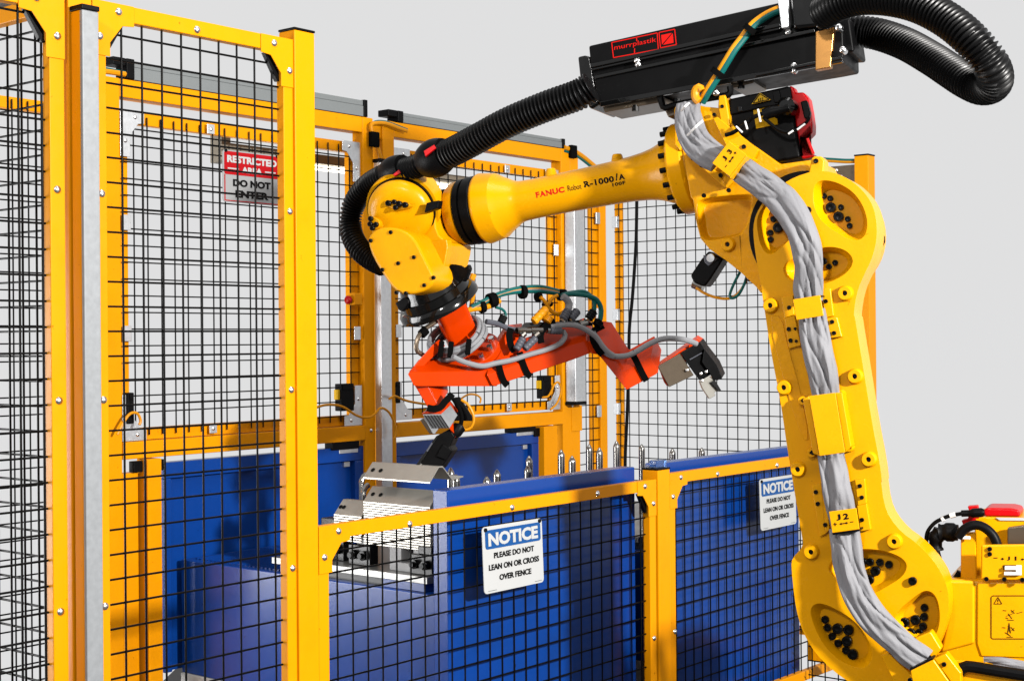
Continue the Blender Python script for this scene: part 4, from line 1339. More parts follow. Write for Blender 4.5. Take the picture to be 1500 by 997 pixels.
slab('box_plaque', Z7([(500, 136), (700, 138), (702, 152), (520, 150)]), -0.094, 0.008, 'white', rb, 0)
for x, y in Z7([(468, 300), (468, 327), (450, 458), (545, 460), (640, 462)]):
    bolt(x, y, 3.3, 0.061, jb)
plane_text('-', Z7([(487, 350)])[0], (1, 0), (0, -1), 0.0615, 'ink', jb, 6, 1.3)
plane_text('J', Z7([(558, 361)])[0], (1, 0), (0, -1), 0.0615, 'ink', jb, 4.5, 6)
plane_text('1', Z7([(600, 361)])[0], (1, 0), (0, -1), 0.0615, 'ink', jb, 2.4, 6)
arrow(Z7([(525, 353)])[0], Z7([(545, 353)])[0], 0.0615, 'ink', jb)
arrow(Z7([(630, 355)])[0], Z7([(665, 355)])[0], 0.0615, 'ink', jb)
slab('tie_slot', Z7([(538, 386), (610, 386), (610, 410), (538, 410)]), 0.063, 0.004, 'ink', jb, 0)
for x0, y0, x1, y1 in ((545, 392, 608, 412), (542, 422, 606, 440), (604, 388, 634, 440)):
    slab('cable_tie', Z7([(x0, y0), (x1, y0), (x1, y1), (x0, y1)]), 0.075, 0.014, 'tie', jb, 0.002)
# outline decal with warning triangle and small pictures
dec = MB()
a, b, c_, e = 475, 547, 770, 775
for q in (((a, b + 8), (a, e - 8)), ((a + 8, e - 1), (c_, e - 1)), ((a + 8, b), (c_, b))):
    pa, pb = Z7(q)
    dec.bar(R(*pa, 0.0375), R(*pb, 0.0375), 0.0026, 0.001, NR)
for q in (((490, 590), (511, 554)), ((511, 554), (532, 590)), ((532, 590), (490, 590)), ((511, 566), (511, 580)), ((511, 584), (511, 587)), ((a, b + 8), (a + 8, b)), ((a, e - 8), (a + 8, e - 1))):
    pa, pb = Z7(q)
    dec.bar(R(*pa, 0.0375), R(*pb, 0.0375), 0.0018, 0.001, NR)
for q in (((555, 655), (590, 640)), ((552, 662), (565, 668)), ((565, 640), (585, 668)), ((560, 675), (595, 675)), ((580, 622), (600, 640)), ((582, 634), (598, 622)), ((610, 640), (640, 632)), ((537, 624), (556, 626)),
          ((570, 690), (562, 745)), ((570, 690), (578, 745)), ((548, 740), (570, 752)), ((556, 765), (590, 765)), ((580, 712), (598, 732)), ((584, 730), (598, 716)), ((533, 714), (552, 716)), ((560, 748), (580, 760)), ((565, 705), (575, 740))):
    pa, pb = Z7(q)
    dec.bar(R(*pa, 0.0375), R(*pb, 0.0375), 0.0017, 0.001, NR)
dec.obj('safety_decal', M['ink'], bs)
# red motor cap on the base and its connectors
slab('motor_cap', Z7([(430, 100), (450, 84), (580, 86), (622, 96), (628, 132), (440, 130)]), -0.12, 0.16, 'red', rb, 0.008)
slab('motor_bracket', Z7([(350, 76), (402, 72), (414, 150), (380, 170), (330, 185), (318, 150), (352, 142), (358, 100)]), -0.10, 0.04, 'red', rb, 0.003)
slab('motor_block', Z7([(560, 190), (650, 178), (760, 180), (760, 276), (560, 276)]), -0.04, 0.04, 'brown', rb, 0.004)
MB().tube([R(x, y, -0.05) for x, y in Z7([(300, 215), (250, 212), (200, 215)])], 0.03, 18, step=0.008, rfun=lambda j, n, a, p: 0.034 if (j // 2) % 3 else 0.029).obj('motor_plug', M['black'], rb)
MB().tube([R(x, y, -0.05) for x, y in Z7([(205, 200), (185, 240), (182, 290), (184, 310)])], 0.026, 16, step=0.008, rfun=lambda j, n, a, p: 0.028 if (j // 3) % 2 else 0.023).obj('motor_plug', M['black'], rb)
MB().tube([R(x, y, -0.05) for x, y in Z7([(180, 300), (190, 340), (208, 400)])], 0.015, 12).obj('motor_cable', M['black'], rb)
MB().tube([R(x, y, -0.06) for x, y in Z7([(140, 300), (133, 260), (140, 210), (175, 165), (220, 140), (260, 125), (320, 114)])], 0.0075, 8).obj('motor_cable', M['black'], rb)
MB().tube([R(x, y, -0.058) for x, y in Z7([(215, 147), (222, 142), (228, 139)])], 0.0095, 8, step=0.01).obj('cable_tie', M['tie'], rb)
MB().tube([R(x, y, -0.058) for x, y in Z7([(258, 127), (275, 122), (290, 119)])], 0.0095, 8, step=0.01).obj('cable_tie', M['tie'], rb)
MB().tube([R(x, y, -0.06) for x, y in Z7([(318, 114), (370, 112), (440, 108)])], 0.013, 12, step=0.01, rfun=lambda j, n, a, p: 0.017 if (j // 4) % 2 else 0.012).obj('motor_plug', M['black'], rb)
MB().tube([R(x, y, 0.0) for x, y in Z7([(300, 240), (330, 200), (370, 178), (410, 176), (450, 195), (485, 230), (505, 275), (508, 300)])], 0.017, 12).obj('motor_cable', M['black'], rb)
MB().tube([R(x, y, -0.04) for x, y in Z7([(312, 420), (300, 440), (285, 462), (276, 480)])], 0.012, 10).obj('motor_cable', M['black'], rb)
MB().bar(R(*Z7([(312, 240)])[0], 0.0), R(*Z7([(366, 242)])[0], 0.0), 0.012, 0.012, NR).obj('cable_tie', M['tie'], rb, 0.003)
# lower clamp block and cable tray at the bottom
lb = slab('lower_clamp', Z6([(672, 950), (778, 898), (858, 1010), (850, 1060), (690, 1060)]), 0.30, 0.012, 'robot', rb, 0.004)
slab('lower_clamp_wall', Z6([(690, 800), (765, 768), (815, 850), (795, 878), (770, 890), (742, 868)]), 0.24, 0.06, 'robot', rb, 0.006)
slab('lower_clamp_wall', Z6([(535, 875), (570, 865), (690, 980), (690, 1060), (620, 1060)]), 0.235, 0.05, 'robot', rb, 0.005)
slab('lower_clamp_wall', Z6([(780, 895), (835, 870), (905, 960), (905, 1060), (860, 1060), (856, 1000)]), 0.27, 0.06, 'robot', rb, 0.004)
bolt(*Z6([(828, 919)])[0], 3.4, 0.271, rb)
bolt(*Z6([(672, 992)])[0], 3.6, 0.302, rb)
slab('clamp_wall', Z6([(668, 942), (772, 890), (778, 898), (674, 952)]), 0.295, 0.10, 'black', rb, 0)
tr = slab('cable_tray', Z7([(290, 1010), (300, 955), (325, 930), (350, 925), (760, 985), (760, 1100), (290, 1100)]), 0.20, 0.02, 'robot', rb, 0.003)
MB().tube([R(x, y, 0.21) for x, y in Z7([(288, 1010), (296, 965), (312, 935), (340, 920), (380, 922), (500, 942), (650, 966), (760, 985)])], 0.020, 10, step=0.02).obj('edge_trim', M['black'], tr)
slab('tray_bracket', Z7([(230, 880), (440, 900), (500, 870), (505, 945), (350, 925), (300, 950), (240, 960)]), 0.14, 0.02, 'robot', rb, 0.004)


def cloth_tube(name, path, offs, rpx, parent, seed, flat=0.55):
    """flattened fabric sleeve: pleats along it, crumples across it, gathered at both ends"""
    P = crom([R(x, y, o) for (x, y), o in zip(path, offs)], 0.007)
    k = rs(P[0])
    n = len(P)
    seg = 84
    tri = lambda v: abs((v % 1.0) * 2 - 1)
    rings = []
    for j, p in enumerate(P):
        t = (P[min(j + 1, n - 1)] - P[max(j - 1, 0)]).normalized()
        side = t.cross(NR).normalized()
        s = j * 0.007
        ends = min(j, n - 1 - j) * 0.007
        gather = math.exp(-ends / 0.05)
        W = rpx * k * (1.06 + 0.10 * noise.noise((s * 5, seed, 1.0)) - 0.12 * gather)
        sh = rpx * k * 0.10 * noise.noise((s * 4, seed, 7.0))
        T = rpx * k * flat
        warp = 0.9 * noise.noise((s * 2.2, seed, 2.0))
        ring = []
        for i in range(seg):
            a = 2 * math.pi * i / seg
            u, v = math.cos(a), math.sin(a)
            pleat = tri(0.85 * u + warp + 0.35) - 0.5
            pleat2 = tri(1.9 * u - 1.4 * warp + 0.5 * s) - 0.5
            cr = max(0.0, 1 - 3.2 * abs(noise.noise((u * 0.9 + seed, s * 5.5 + u * 0.9, 3.0))))
            cr2 = max(0.0, 1 - 3.6 * abs(noise.noise((u * 1.6 - seed, s * 9.0 - u * 1.6, 5.0))))
            h = 0.55 * pleat + (0.22 + 0.45 * gather) * pleat2 - 0.60 * cr ** 2 - 0.22 * cr2 ** 2 + 0.45 * noise.noise((u * 1.2, s * 6, seed))
            env = max(0.0, v) ** 0.5
            edge = 1 + 0.07 * noise.noise((u, s * 14, seed)) - 0.05 * cr
            ring.append(p + side * (W * u * edge + sh) + NR * (T * v + T * 0.55 * h * env))
        rings.append(ring)
    return MB().ring_stack(rings).obj(name, M['cloth'], parent, smooth=50)


sl = [(1008, 150), (1006, 172), (1014, 200), (1030, 220), (1052, 233)]
cloth_tube('cable_sleeve', sl, [0.05, 0.10, 0.14, 0.16, 0.16], 20.5, rb, 1.3)
sl = [(1075, 240), (1092, 252), (1116, 268), (1140, 288), (1162, 315), (1177, 345), (1184, 380), (1183, 410), (1184, 440)]
cloth_tube('cable_sleeve', sl, [0.16, 0.18, 0.20, 0.22, 0.24, 0.25, 0.24, 0.21, 0.19], 21, rb, 4.1)
sl = [(1188, 455), (1192, 485), (1198, 515), (1205, 545), (1211, 585)]
cloth_tube('cable_sleeve', sl, [0.19, 0.21, 0.22, 0.21, 0.19], 21.5, rb, 7.7)
sl = [(1215, 655), (1221, 685), (1226, 715), (1232, 745), (1238, 775)]
cloth_tube('cable_sleeve', sl, [0.19, 0.21, 0.22, 0.21, 0.19], 21.5, rb, 9.2)
sl = [(1236, 770), (1241, 800), (1244, 825), (1250, 850), (1262, 880), (1282, 908), (1308, 932), (1332, 952), (1355, 968)]
cloth_tube('cable_sleeve', sl, [0.19, 0.22, 0.23, 0.24, 0.25, 0.25, 0.25, 0.25, 0.24], 21.5, rb, 12.4)
sl = Z7([(440, 905), (520, 910), (620, 930), (760, 950)])
cloth_tube('cable_sleeve', sl, [0.12, 0.14, 0.14, 0.14], 12, rb, 15.4)
for a, b in (((196, 325), (290, 235)), ((205, 130), (160, 175))):
    pa, pb = Z3([a, b])
    MB().tube([R(*pa, 0.20), R((pa[0] + pb[0]) / 2 - 1, (pa[1] + pb[1]) / 2, 0.235), R(*pb, 0.21)], 0.0045, 6, step=0.02).obj('cable_tie', M['tie'], rb)
# photo sensor below the elbow
ps = slab('sensor_body', Z4([(240, 570), (330, 620), (250, 745), (215, 790), (150, 765), (128, 720), (195, 620)]), -0.10, 0.09, 'black', rb, 0.008)
slab('sensor_mount', Z4([(205, 595), (300, 615), (270, 640), (240, 665), (215, 640)]), -0.09, 0.03, 'gplug', rb, 0.004)
MB().lathe(R(*Z4([(255, 615)])[0], -0.09), NR, [(0, 0.018), (0.008, 0.016), (0.009, 0.004)], 14).obj('sensor_screw', M['bolts'], rb)
MB().cyl(R(*Z4([(150, 765)])[0], -0.14), R(*Z4([(210, 790)])[0], -0.14), 0.022, 12).obj('sensor_fitting', M['steel'], rb)
MB().tube([R(x, y, -0.12) for x, y in Z4([(165, 795), (220, 830), (290, 855), (365, 860), (420, 830), (455, 780), (475, 740)])], 0.0055, 8).obj('sensor_cable', M['ycable'], rb)
MB().tube([R(x, y, -0.11) for x, y in Z4([(432, 700), (400, 760), (375, 820), (370, 850), (390, 858), (425, 835), (455, 780), (470, 735)])], 0.0055, 8).obj('sensor_cable', M['teal'], rb)
MB().tube([R(x, y, -0.10) for x, y in Z4([(468, 725), (490, 730), (520, 755)])], 0.012, 12, step=0.008, rfun=lambda j, n, a, p: 0.017 if (j // 2) % 2 else 0.012).obj('sensor_fitting', M['steel'], rb)
# cables peeping out on the right of the arm head
for i, q in enumerate(([(1270, 465), (1295, 500), (1280, 540), (1262, 575), (1250, 640)], [(1262, 480), (1285, 560), (1260, 620), (1225, 660)], [(1250, 560), (1262, 610), (1240, 650)])):
    MB().tube([R(x, y, -0.10 - 0.04 * i) for x, y in Z4(q)], 0.008 + 0.006 * (i == 0), 8).obj('motor_cable', M['black'], rb)

# ================================================================== hose package above the arm
hp = thing('hose_package', 'black hose retraction box with corrugated hoses carried on top of the robot elbow', 'hose box', R(1040, 150, -0.05))
Zb = lambda p: ZM(840, 0, 3.75, p)
OB = 0.02
DB = 0.30
slab('housing_top', Zb([(82, 252), (1140, 12), (1420, -45), (1440, 100), (1140, 160), (95, 385)]), OB, DB, 'black', hp, 0.008)
slab('housing_base', Zb([(112, 432), (1440, 165), (1480, 170), (1485, 335), (1400, 352), (150, 568), (130, 560)]), OB, DB, 'black', hp, 0.008)
slab('housing_core', Zb([(105, 385), (1440, 95), (1450, 170), (112, 440)]), OB - 0.02, DB - 0.02, 'black', hp, 0.004)
for a, b, off, w in (((98, 365), (1140, 138), 0.012, 0.016), ((98, 386), (1140, 158), 0.004, 0.010), ((120, 428), (1330, 170), 0.008, 0.014), ((150, 575), (1480, 330), 0.01, 0.02), ((1000, 415), (1480, 318), 0.022, 0.012)):
    pa, pb = Zb([a, b])
    MB().bar(R(*pa, OB + off - 0.008), R(*pb, OB + off - 0.008), 0.02, w, UZ).obj('housing_rib', M['gloss'], hp, 0.003)
slab('end_collar', Zb([(22, 312), (60, 304), (90, 310), (140, 575), (100, 600), (82, 590), (35, 430)]), -0.0, 0.26, 'gloss', hp, 0.01)
slab('end_collar', ZM(1100, 0, 3.75, [(455, 100), (540, 95), (568, 285), (480, 290)]), -0.02, 0.24, 'black', hp, 0.01)
slab('mount_rail', Zb([(155, 575), (450, 522), (490, 528), (490, 560), (170, 618)]), -0.02, 0.2, 'brown', hp, 0.004)
slab('mount_rail', Zb([(860, 432), (985, 405), (990, 455), (868, 485)]), -0.02, 0.2, 'brown', hp, 0.004)
MB().tube([R(x, y, 0.0) for x, y in Zb([(470, 525), (482, 555), (495, 590), (520, 590), (570, 575), (750, 540), (840, 525), (862, 510), (860, 470)])], 0.013, 8, step=0.012).obj('mount_wire', M['black'], hp)
slab('mount_block', Zb([(495, 592), (560, 582), (565, 630), (520, 645)]), -0.03, 0.12, 'brown', hp, 0.004)
slab('mount_foot', Zb([(552, 590), (585, 586), (590, 640), (600, 690), (555, 700)]), -0.01, 0.14, 'robot', hp, 0.004)
for x, y in Zb([(350, 333), (356, 356), (1382, 190), (1383, 205), (1180, 178), (1212, 362), (1215, 388), (785, 512)]):
    MB().lathe(R(x, y, OB), NR, [(-0.005, 0.013), (0.006, 0.012), (0.012, 0.006), (0.013, 0.001)], 12).obj('screw', M['bolts'], hp)
for x, y in Zb([(341, 595), (922, 472), (568, 560)]):
    MB().cyl(R(x, y - 4.5, -0.03), R(x, y + 4.5, -0.03), 0.014, 8).obj('mount_bolt', M['boltk'], hp)
slab('clamp_band', Zb([(1330, 175), (1432, 150), (1412, 370), (1328, 386)]), OB + 0.025, 0.04, 'tinted_band', hp, 0.003)
slab('clamp_band', Zb([(1325, -40), (1415, -60), (1422, 130), (1335, 150)]), OB + 0.05, 0.05, 'galv', hp, 0.003)
slab('clamp_band', Zb([(1118, -20), (1178, -30), (1185, 148), (1142, 158)]), OB + 0.03, 0.04, 'galv', hp, 0.003)
slab('hose_saddle', Zb([(1175, -60), (1345, -80), (1350, 150), (1200, 165)]), OB + 0.02, 0.24, 'gloss', hp, 0.02, seg=3)
for x, y in ZM(1100, 0, 3.75, [(405, 138), (482, 152), (505, 275)]):
    MB().lathe(R(x, y, OB + 0.055), NR, [(-0.03, 0.013), (0.006, 0.012), (0.012, 0.006), (0.013, 0.001)], 12).obj('screw', M['bolts'], hp)
# print on the box
lg = MB()
OT = OB + 0.0012
for a, b in (((210, 235), (460, 182)), ((460, 182), (466, 272)), ((466, 272), (220, 318)), ((220, 318), (210, 235)), ((346, 204), (348, 228)), ((336, 268), (335, 296)),
             ((470, 180), (556, 162)), ((556, 162), (565, 246)), ((565, 246), (478, 264)), ((478, 264), (470, 180))):
    pa, pb = Zb([a, b])
    lg.bar(R(*pa, OT), R(*pb, OT), 0.0035, 0.001, NR)
lg.plate([R(*p, OT) for p in Zb([(482, 194), (540, 182), (486, 246)])], -NR * 0.001)
lg.plate([R(*p, OT) for p in Zb([(545, 184), (550, 236), (492, 248)])], -NR * 0.001)
lg.obj('red_logo', M['redink'], hp)
text_mb('murrplastik', lambda x, y: R(840 / 1 + (224 + x * 3.75) / 3.75, (284 + (-0.2 * x - y) * 3.75) / 3.75, OT + 0.0006), 61.5, 9.0, 1.0, 0.004).obj('lettering', M['redink'], hp)


def corr(name, pts, r, parent, pitch=0.0165, m='hose'):
    return MB().tube(pts, r, 28, step=pitch / 5, prof=[1.0, 0.98, 0.84, 0.78, 0.84]).obj(name, M[m], parent, smooth=80)


# right loop swings out towards the viewer
loop = [(1205, 20, 5.25), (1225, 8, 5.18), (1258, -2, 5.1), (1300, -2, 5.0), (1345, 8, 4.9), (1388, 30, 4.82), (1424, 60, 4.76), (1450, 92, 4.75), (1458, 114, 4.8), (1452, 126, 4.86), (1436, 128, 4.93), (1414, 118, 5.0), (1392, 104, 5.08), (1366, 87, 5.18), (1327, 65, 5.32), (1288, 51, 5.43), (1255, 46, 5.48), (1235, 46, 5.5)]
corr('corrugated_hose', [at(x, y, Y) for x, y, Y in loop], 0.060, hp)
# left run down to the wrist
lr = [(866, 128), (845, 140), (800, 156), (745, 179), (700, 203), (664, 222), (640, 232)]
ly = [5.52, 5.54, 5.6, 5.68, 5.76, 5.84, 5.9]
corr('corrugated_hose', [at(x, y, Y) for (x, y), Y in zip(lr, ly)], 0.060, hp)
lr2 = [(632, 232), (612, 243), (590, 250)]
corr('corrugated_hose', [at(x, y, Y) for (x, y), Y in zip(lr2, (5.92, 5.98, 6.05))], 0.050, hp)
lr3 = [(588, 250), (562, 258), (538, 273), (520, 296), (513, 322), (516, 346), (528, 366), (545, 380), (562, 388)]
corr('corrugated_hose', [at(x, y, Y) for (x, y), Y in zip(lr3, (6.06, 6.12, 6.2, 6.26, 6.28, 6.26, 6.22, 6.18, 6.14))], 0.050, hp)
for (xa, ya, Ya), (xb, yb, Yb), rr in (((652, 225, 5.87), (624, 238, 5.95), 0.079), ((592, 244, 6.03), (566, 256, 6.12), 0.062)):
    a, b = at(xa, ya, Ya), at(xb, yb, Yb)
    v = b - a
    n = 14
    MB().lathe(a, v, [(v.length * i / n, rr * (0.72 + 0.28 * math.sin(math.pi * (0.12 + 0.76 * i / n)))) for i in range(n + 1)], 32).obj('swivel_joint', M['black'], hp)
q = [at(x, y, 5.72) for x, y in ZM(540, 130, 4.69, [(380, 425), (455, 383), (462, 410), (388, 462)])]
for pts, Y in (([(378, 428), (450, 384), (464, 408), (390, 466)], 5.805), ([(165, 590), (208, 556), (222, 578), (180, 600)], 5.975)):
    P = [at(x, y, Y) for x, y in ZM(540, 130, 4.69, pts)]
    nn = (P[1] - P[0]).cross(P[3] - P[0]).normalized()
    if nn.y < 0:
        nn = -nn
    MB().plate(P, nn * 0.05).obj('red_label', M['red'], hp, 0.002)
# yellow and green lines over the box
for m, off in (('ycable', -1.2), ('teal', 1.4)):
    P = [R(x + off, y + off * 0.9, o) for (x, y), o in zip(Zb([(1130, 52), (1060, 85), (985, 140), (930, 210), (880, 275), (840, 340), (790, 420), (745, 490), (705, 560)]), (0.03, 0.05, 0.07, 0.08, 0.09, 0.09, 0.085, 0.08, 0.06))]
    MB().tube(P, 0.0125, 10, step=0.012).obj('air_line', M[m], hp)
MB().tube([R(x, y, 0.08) for x, y in Zb([(705, 500), (695, 482), (678, 486), (668, 510), (672, 540), (690, 560)])], 0.016, 10, step=0.01).obj('air_line', M['ycable'], hp)
for x, y in Zb([(968, 160), (790, 400)]):
    c = R(x, y, 0.095)
    v = R(x + 3, y - 4, 0.095) - c
    MB().lathe(c - v * 0.9, v, [(0, 0.026), (v.length * 1.8, 0.026)], 14).obj('line_strap', M['strap'], hp)

# ================================================================== gripper
gr = thing('gripper', 'orange welded gripper frame with black clamp heads below the robot wrist', 'gripper', at(690, 520, 6.2))
Zg = lambda p: ZM(560, 380, 3.115, p)
Zh = lambda p: ZM(820, 380, 3.117, p)
GY = lambda px: 6.0 + (px - 640) / 400 * 0.75


def gprism(name, pts, vec, m='orange', bev=0.004, Y=None, parent=None, dy=0.0):
    P = [at(x, y, (Y if Y is not None else GY(x)) + dy) for x, y in pts]
    return MB().plate(P, vec).obj(name, M[m], parent or gr, bev)


# tool tube from the flange
T0, T1 = at(650, 432, 6.08), at(681, 503, 6.22)
tv = (T1 - T0)
sx = tv.normalized().cross(Vector((0, -1, 0.3))).normalized()
sy = sx.cross(tv.normalized())
mb = MB()
hw, cr = 0.066, 0.022
sec = []
for cx, cy, a0 in ((1, 1, 0), (-1, 1, 90), (-1, -1, 180), (1, -1, 270)):
    for i in range(5):
        a = math.radians(a0 + 22.5 * i)
        sec.append((cx * (hw - cr) + cr * math.cos(a), cy * (hw - cr) + cr * math.sin(a)))
mb.ring_stack([[T0 + sx * x + sy * y for x, y in sec], [T1 + sx * x + sy * y for x, y in sec]])
mb.obj('tool_tube', M['orange'], gr)
# foot disc with bolts
FD = at(691, 512, 6.22)
fax = tv.normalized()
MB().lathe(FD, fax, [(0, 0.118), (0.004, 0.122), (0.028, 0.122), (0.032, 0.118)], 44).obj('foot_disc', M['orange'], gr)
MB().lathe(FD + fax * 0.033, fax, [(0, 0.125), (0.03, 0.125)], 44).obj('foot_disc', M['orange'], gr)
fx = fax.cross(UZ).normalized()
fy = fx.cross(fax)
for i in range(10):
    a = 2 * math.pi * i / 10
    c = FD + (fx * math.cos(a) + fy * math.sin(a)) * 0.095
    MB().cyl(c - fax * 0.022, c, 0.013, 8).obj('disc_bolt', M['bolts'], gr)
UPB = Vector((0.03, 0.16, 0.075))
# frame tubes
gprism('frame_tube', [(597, 547), (604, 545), (720, 543), (728, 566), (614, 566), (606, 565)], Vector((0.035, 0.14, 0.055)), dy=0.0)
gprism('frame_tube', Zg([(118, 515), (232, 385), (262, 415), (205, 470), (180, 500)]), Vector((0.02, 0.10, 0.02)), dy=0.05)
gprism('frame_tube', Zg([(475, 525), (520, 510), (930, 368), (948, 385), (958, 425), (880, 455), (512, 578), (500, 575)]), Vector((0.01, 0.13, 0.105)), dy=-0.02)
gprism('frame_plate', Zg([(415, 510), (470, 470), (560, 330), (640, 320), (620, 420), (530, 520), (480, 535)]), Vector((0.0, 0.08, 0.03)), dy=0.03)
gprism('frame_tube', Zh([(128, 378), (150, 366), (190, 372), (285, 520), (305, 596), (178, 436), (140, 430)]), Vector((0.055, 0.13, 0.085)), dy=-0.03)
gprism('frame_tube', Zh([(268, 520), (300, 512), (415, 448), (450, 515), (440, 525), (306, 596)]), Vector((0.03, 0.13, 0.10)), dy=-0.03)
# left leg
ZL = lambda p: ZM(590, 560, 7.12, p)
gprism('leg_tube', [(597, 547), (628, 556), *ZL([(262, 30), (380, 250), (262, 262)])], Vector((0.0, 0.10, 0.0)), Y=6.0)
P = [at(x, y, Y) for (x, y), Y in zip(ZL([(264, 32), (400, 20), (462, 20), (470, 95), (382, 250)]), (6.004, 6.10, 6.12, 6.12, 6.01))]
MB().plate(P, Vector((0.0, 0.03, 0.0))).obj('leg_tube', M['orange'], gr, 0.003)
P = [at(x, y, Y) for (x, y), Y in zip(ZL([(402, 285), (490, 195), (575, 300), (512, 400), (572, 560), (546, 572), (490, 480), (405, 335)]), (6.0, 6.08, 6.12, 6.06, 6.06, 6.04, 6.0, 5.99))]
MB().prism(P, Vector((0.0, 0.05, 0.0))).obj('leg_foot', M['orange'], gr)
gprism('leg_foot', ZL([(203, 334), (198, 315), (275, 292), (402, 298), (405, 334)]), Vector((0.0, 0.08, 0.0)), Y=5.985)
# left tool: ribbed steel block, black clamp head, plate
tb = gprism('tool_block', ZM(590, 560, 7.12, [(205, 335), (390, 335), (490, 480), (375, 480), (330, 540), (310, 535)]), Vector((0.03, 0.10, 0.05)), 'galvpost', 0.003, Y=5.98)
for i in range(6):
    x = 222 + i * 32
    gprism('rib', ZM(590, 560, 7.12, [(x, 340), (x + 14, 340), (x + 104, 475), (x + 90, 475)]), Vector((0, 0.02, 0)), 'clampk', 0, Y=5.974)
gprism('tool_side', ZM(590, 560, 7.12, [(180, 390), (215, 375), (330, 530), (280, 535), (240, 480)]), Vector((0.0, 0.06, 0.0)), 'brown', 0.002, Y=6.0)
hd = gprism('clamp_head', ZM(590, 560, 7.12, [(130, 870), (345, 560), (490, 480), (540, 560), (490, 670), (520, 710), (390, 910), (240, 900)]), Vector((0.02, 0.10, 0.0)), 'black', 0.005, Y=6.02)
gprism('head_edge', ZM(590, 560, 7.12, [(135, 862), (350, 556), (372, 566), (165, 868)]), Vector((0.0, 0.02, 0.0)), 'gloss', 0.002, Y=6.012)
gprism('head_block', ZM(590, 560, 7.12, [(420, 640), (515, 710), (455, 810), (350, 770)]), Vector((0.0, 0.02, 0.0)), 'black', 0.003, Y=6.008)
gprism('jaw', ZM(590, 560, 7.12, [(160, 870), (185, 838), (205, 850), (190, 880)]), Vector((0.0, 0.03, 0.0)), 'steel', 0.002, Y=6.008)
gprism('jaw', ZM(590, 560, 7.12, [(245, 880), (262, 858), (320, 880), (300, 905)]), Vector((0.0, 0.03, 0.0)), 'clampk', 0.002, Y=6.008)
gprism('head_print', ZM(590, 560, 7.12, [(245, 712), (300, 625), (313, 633), (258, 720)]), Vector((0, 0.001, 0)), 'gplug', 0, Y=6.0105)
gprism('guard_plate', ZM(590, 560, 7.12, [(500, 160), (595, 150), (745, 385), (735, 402), (530, 398), (570, 300)]), Vector((0.0, 0.02, 0.0)), 'black', 0.003, Y=6.14)
MB().tube([at(x, y, 6.09) for x, y in ZM(590, 560, 7.12, [(525, 170), (560, 220), (600, 300), (615, 370), (605, 440)])], 0.009, 8, step=0.015).obj('tool_cable', M['strap'], gr)
MB().tube([at(x, y, 6.10) for x, y in ZM(590, 560, 7.12, [(610, 180), (680, 230), (730, 320), (740, 400), (710, 470), (650, 495), (620, 470)])], 0.006, 8, step=0.015).obj('tool_cable', M['ycable'], gr)
MB().lathe(at(675, 622, 6.08), Vector((-0.4, -0.3, -0.6)), [(0, 0.012), (0.01, 0.028), (0.04, 0.026), (0.06, 0.016), (0.07, 0.01)], 14).obj('tool_plug', M['black'], gr)
# right tool
gprism('arm_bar', Zh([(448, 488), (628, 364), (655, 380), (655, 395), (600, 440), (490, 580), (475, 560)]), Vector((0.01, 0.06, 0.02)), 'orange', 0.003, dy=0.02)
gprism('tool_block', Zh([(448, 488), (550, 428), (612, 528), (500, 582)]), Vector((0.0, 0.04, 0.0)), 'brown', 0.003, dy=-0.012)
gh = gprism('clamp_head', Zh([(550, 428), (640, 378), (660, 410), (715, 480), (742, 542), (715, 555), (690, 522), (640, 555), (612, 520)]), Vector((0.03, 0.10, 0.02)), 'black', 0.005, dy=-0.02)
gprism('head_block', Zh([(660, 408), (715, 478), (742, 545), (708, 552), (650, 470)]), Vector((0.0, 0.05, 0.0)), 'black', 0.003, dy=-0.045)
gprism('jaw', Zh([(640, 556), (690, 524), (712, 560), (735, 595), (705, 606), (712, 620), (684, 636), (652, 588)]), Vector((0.0, 0.05, 0.0)), 'sheet', 0.002, dy=-0.03)
gprism('jaw', Zh([(688, 560), (708, 548), (738, 598), (728, 604)]), Vector((0.0, 0.03, 0.0)), 'clampk', 0.002, dy=-0.05)
for x, y in Zh([(643, 521), (668, 512), (581, 505), (648, 553), (690, 532)]):
    p = at(x, y, GY(x) - 0.03)
    MB().lathe(p, Vector((0, -1, 0)), [(-0.01, 0.008), (0.004, 0.007), (0.005, 0.002)], 10).obj('head_screw', M['bolts'], gr)
p = Zh([(610, 378)])[0]
gprism('head_print', Zh([(592, 455), (648, 424), (650, 427), (594, 459)]), Vector((0, 0.001, 0)), 'gplug', 0, dy=-0.0235)
# junction blocks, plugs and cables on the main tube
jbk = gprism('junction_block', ZM(740, 400, 8.306, [(190, 665), (215, 620), (250, 600), (640, 590), (930, 565), (1060, 600), (1070, 640), (760, 650), (460, 670)]), Vector((0.0, 0.05, 0.0)), 'clampk', 0.004, dy=-0.03)
Zc = lambda p: ZM(740, 400, 8.306, p)
for a, b, r0, m in (((135, 930), (215, 790), 0.017, 'gplug'), ((235, 920), (370, 790), 0.017, 'gplug'), ((545, 695), (680, 700), 0.017, 'gplug'), ((700, 560), (770, 450), 0.020, 'gplug'), ((795, 555), (880, 455), 0.020, 'gplug'), ((1010, 560), (1080, 460), 0.020, 'black'), ((1110, 640), (1150, 580), 0.022, 'black'), ((345, 590), (500, 430), 0.019, 'ycable'), ((490, 590), (530, 520), 0.024, 'ycable')):
    pa, pb = Zc([a, b])
    A, B = at(*pa, GY(pa[0]) - 0.06), at(*pb, GY(pb[0]) - 0.06)
    v = B - A
    l = v.length
    n = 12
    MB().lathe(A, v, [(l * i / n, r0 * (0.8 if i in (0, n) else (1.0 if i % 3 else 0.86))) for i in range(n + 1)], 14).obj('plug', M[m], gr)
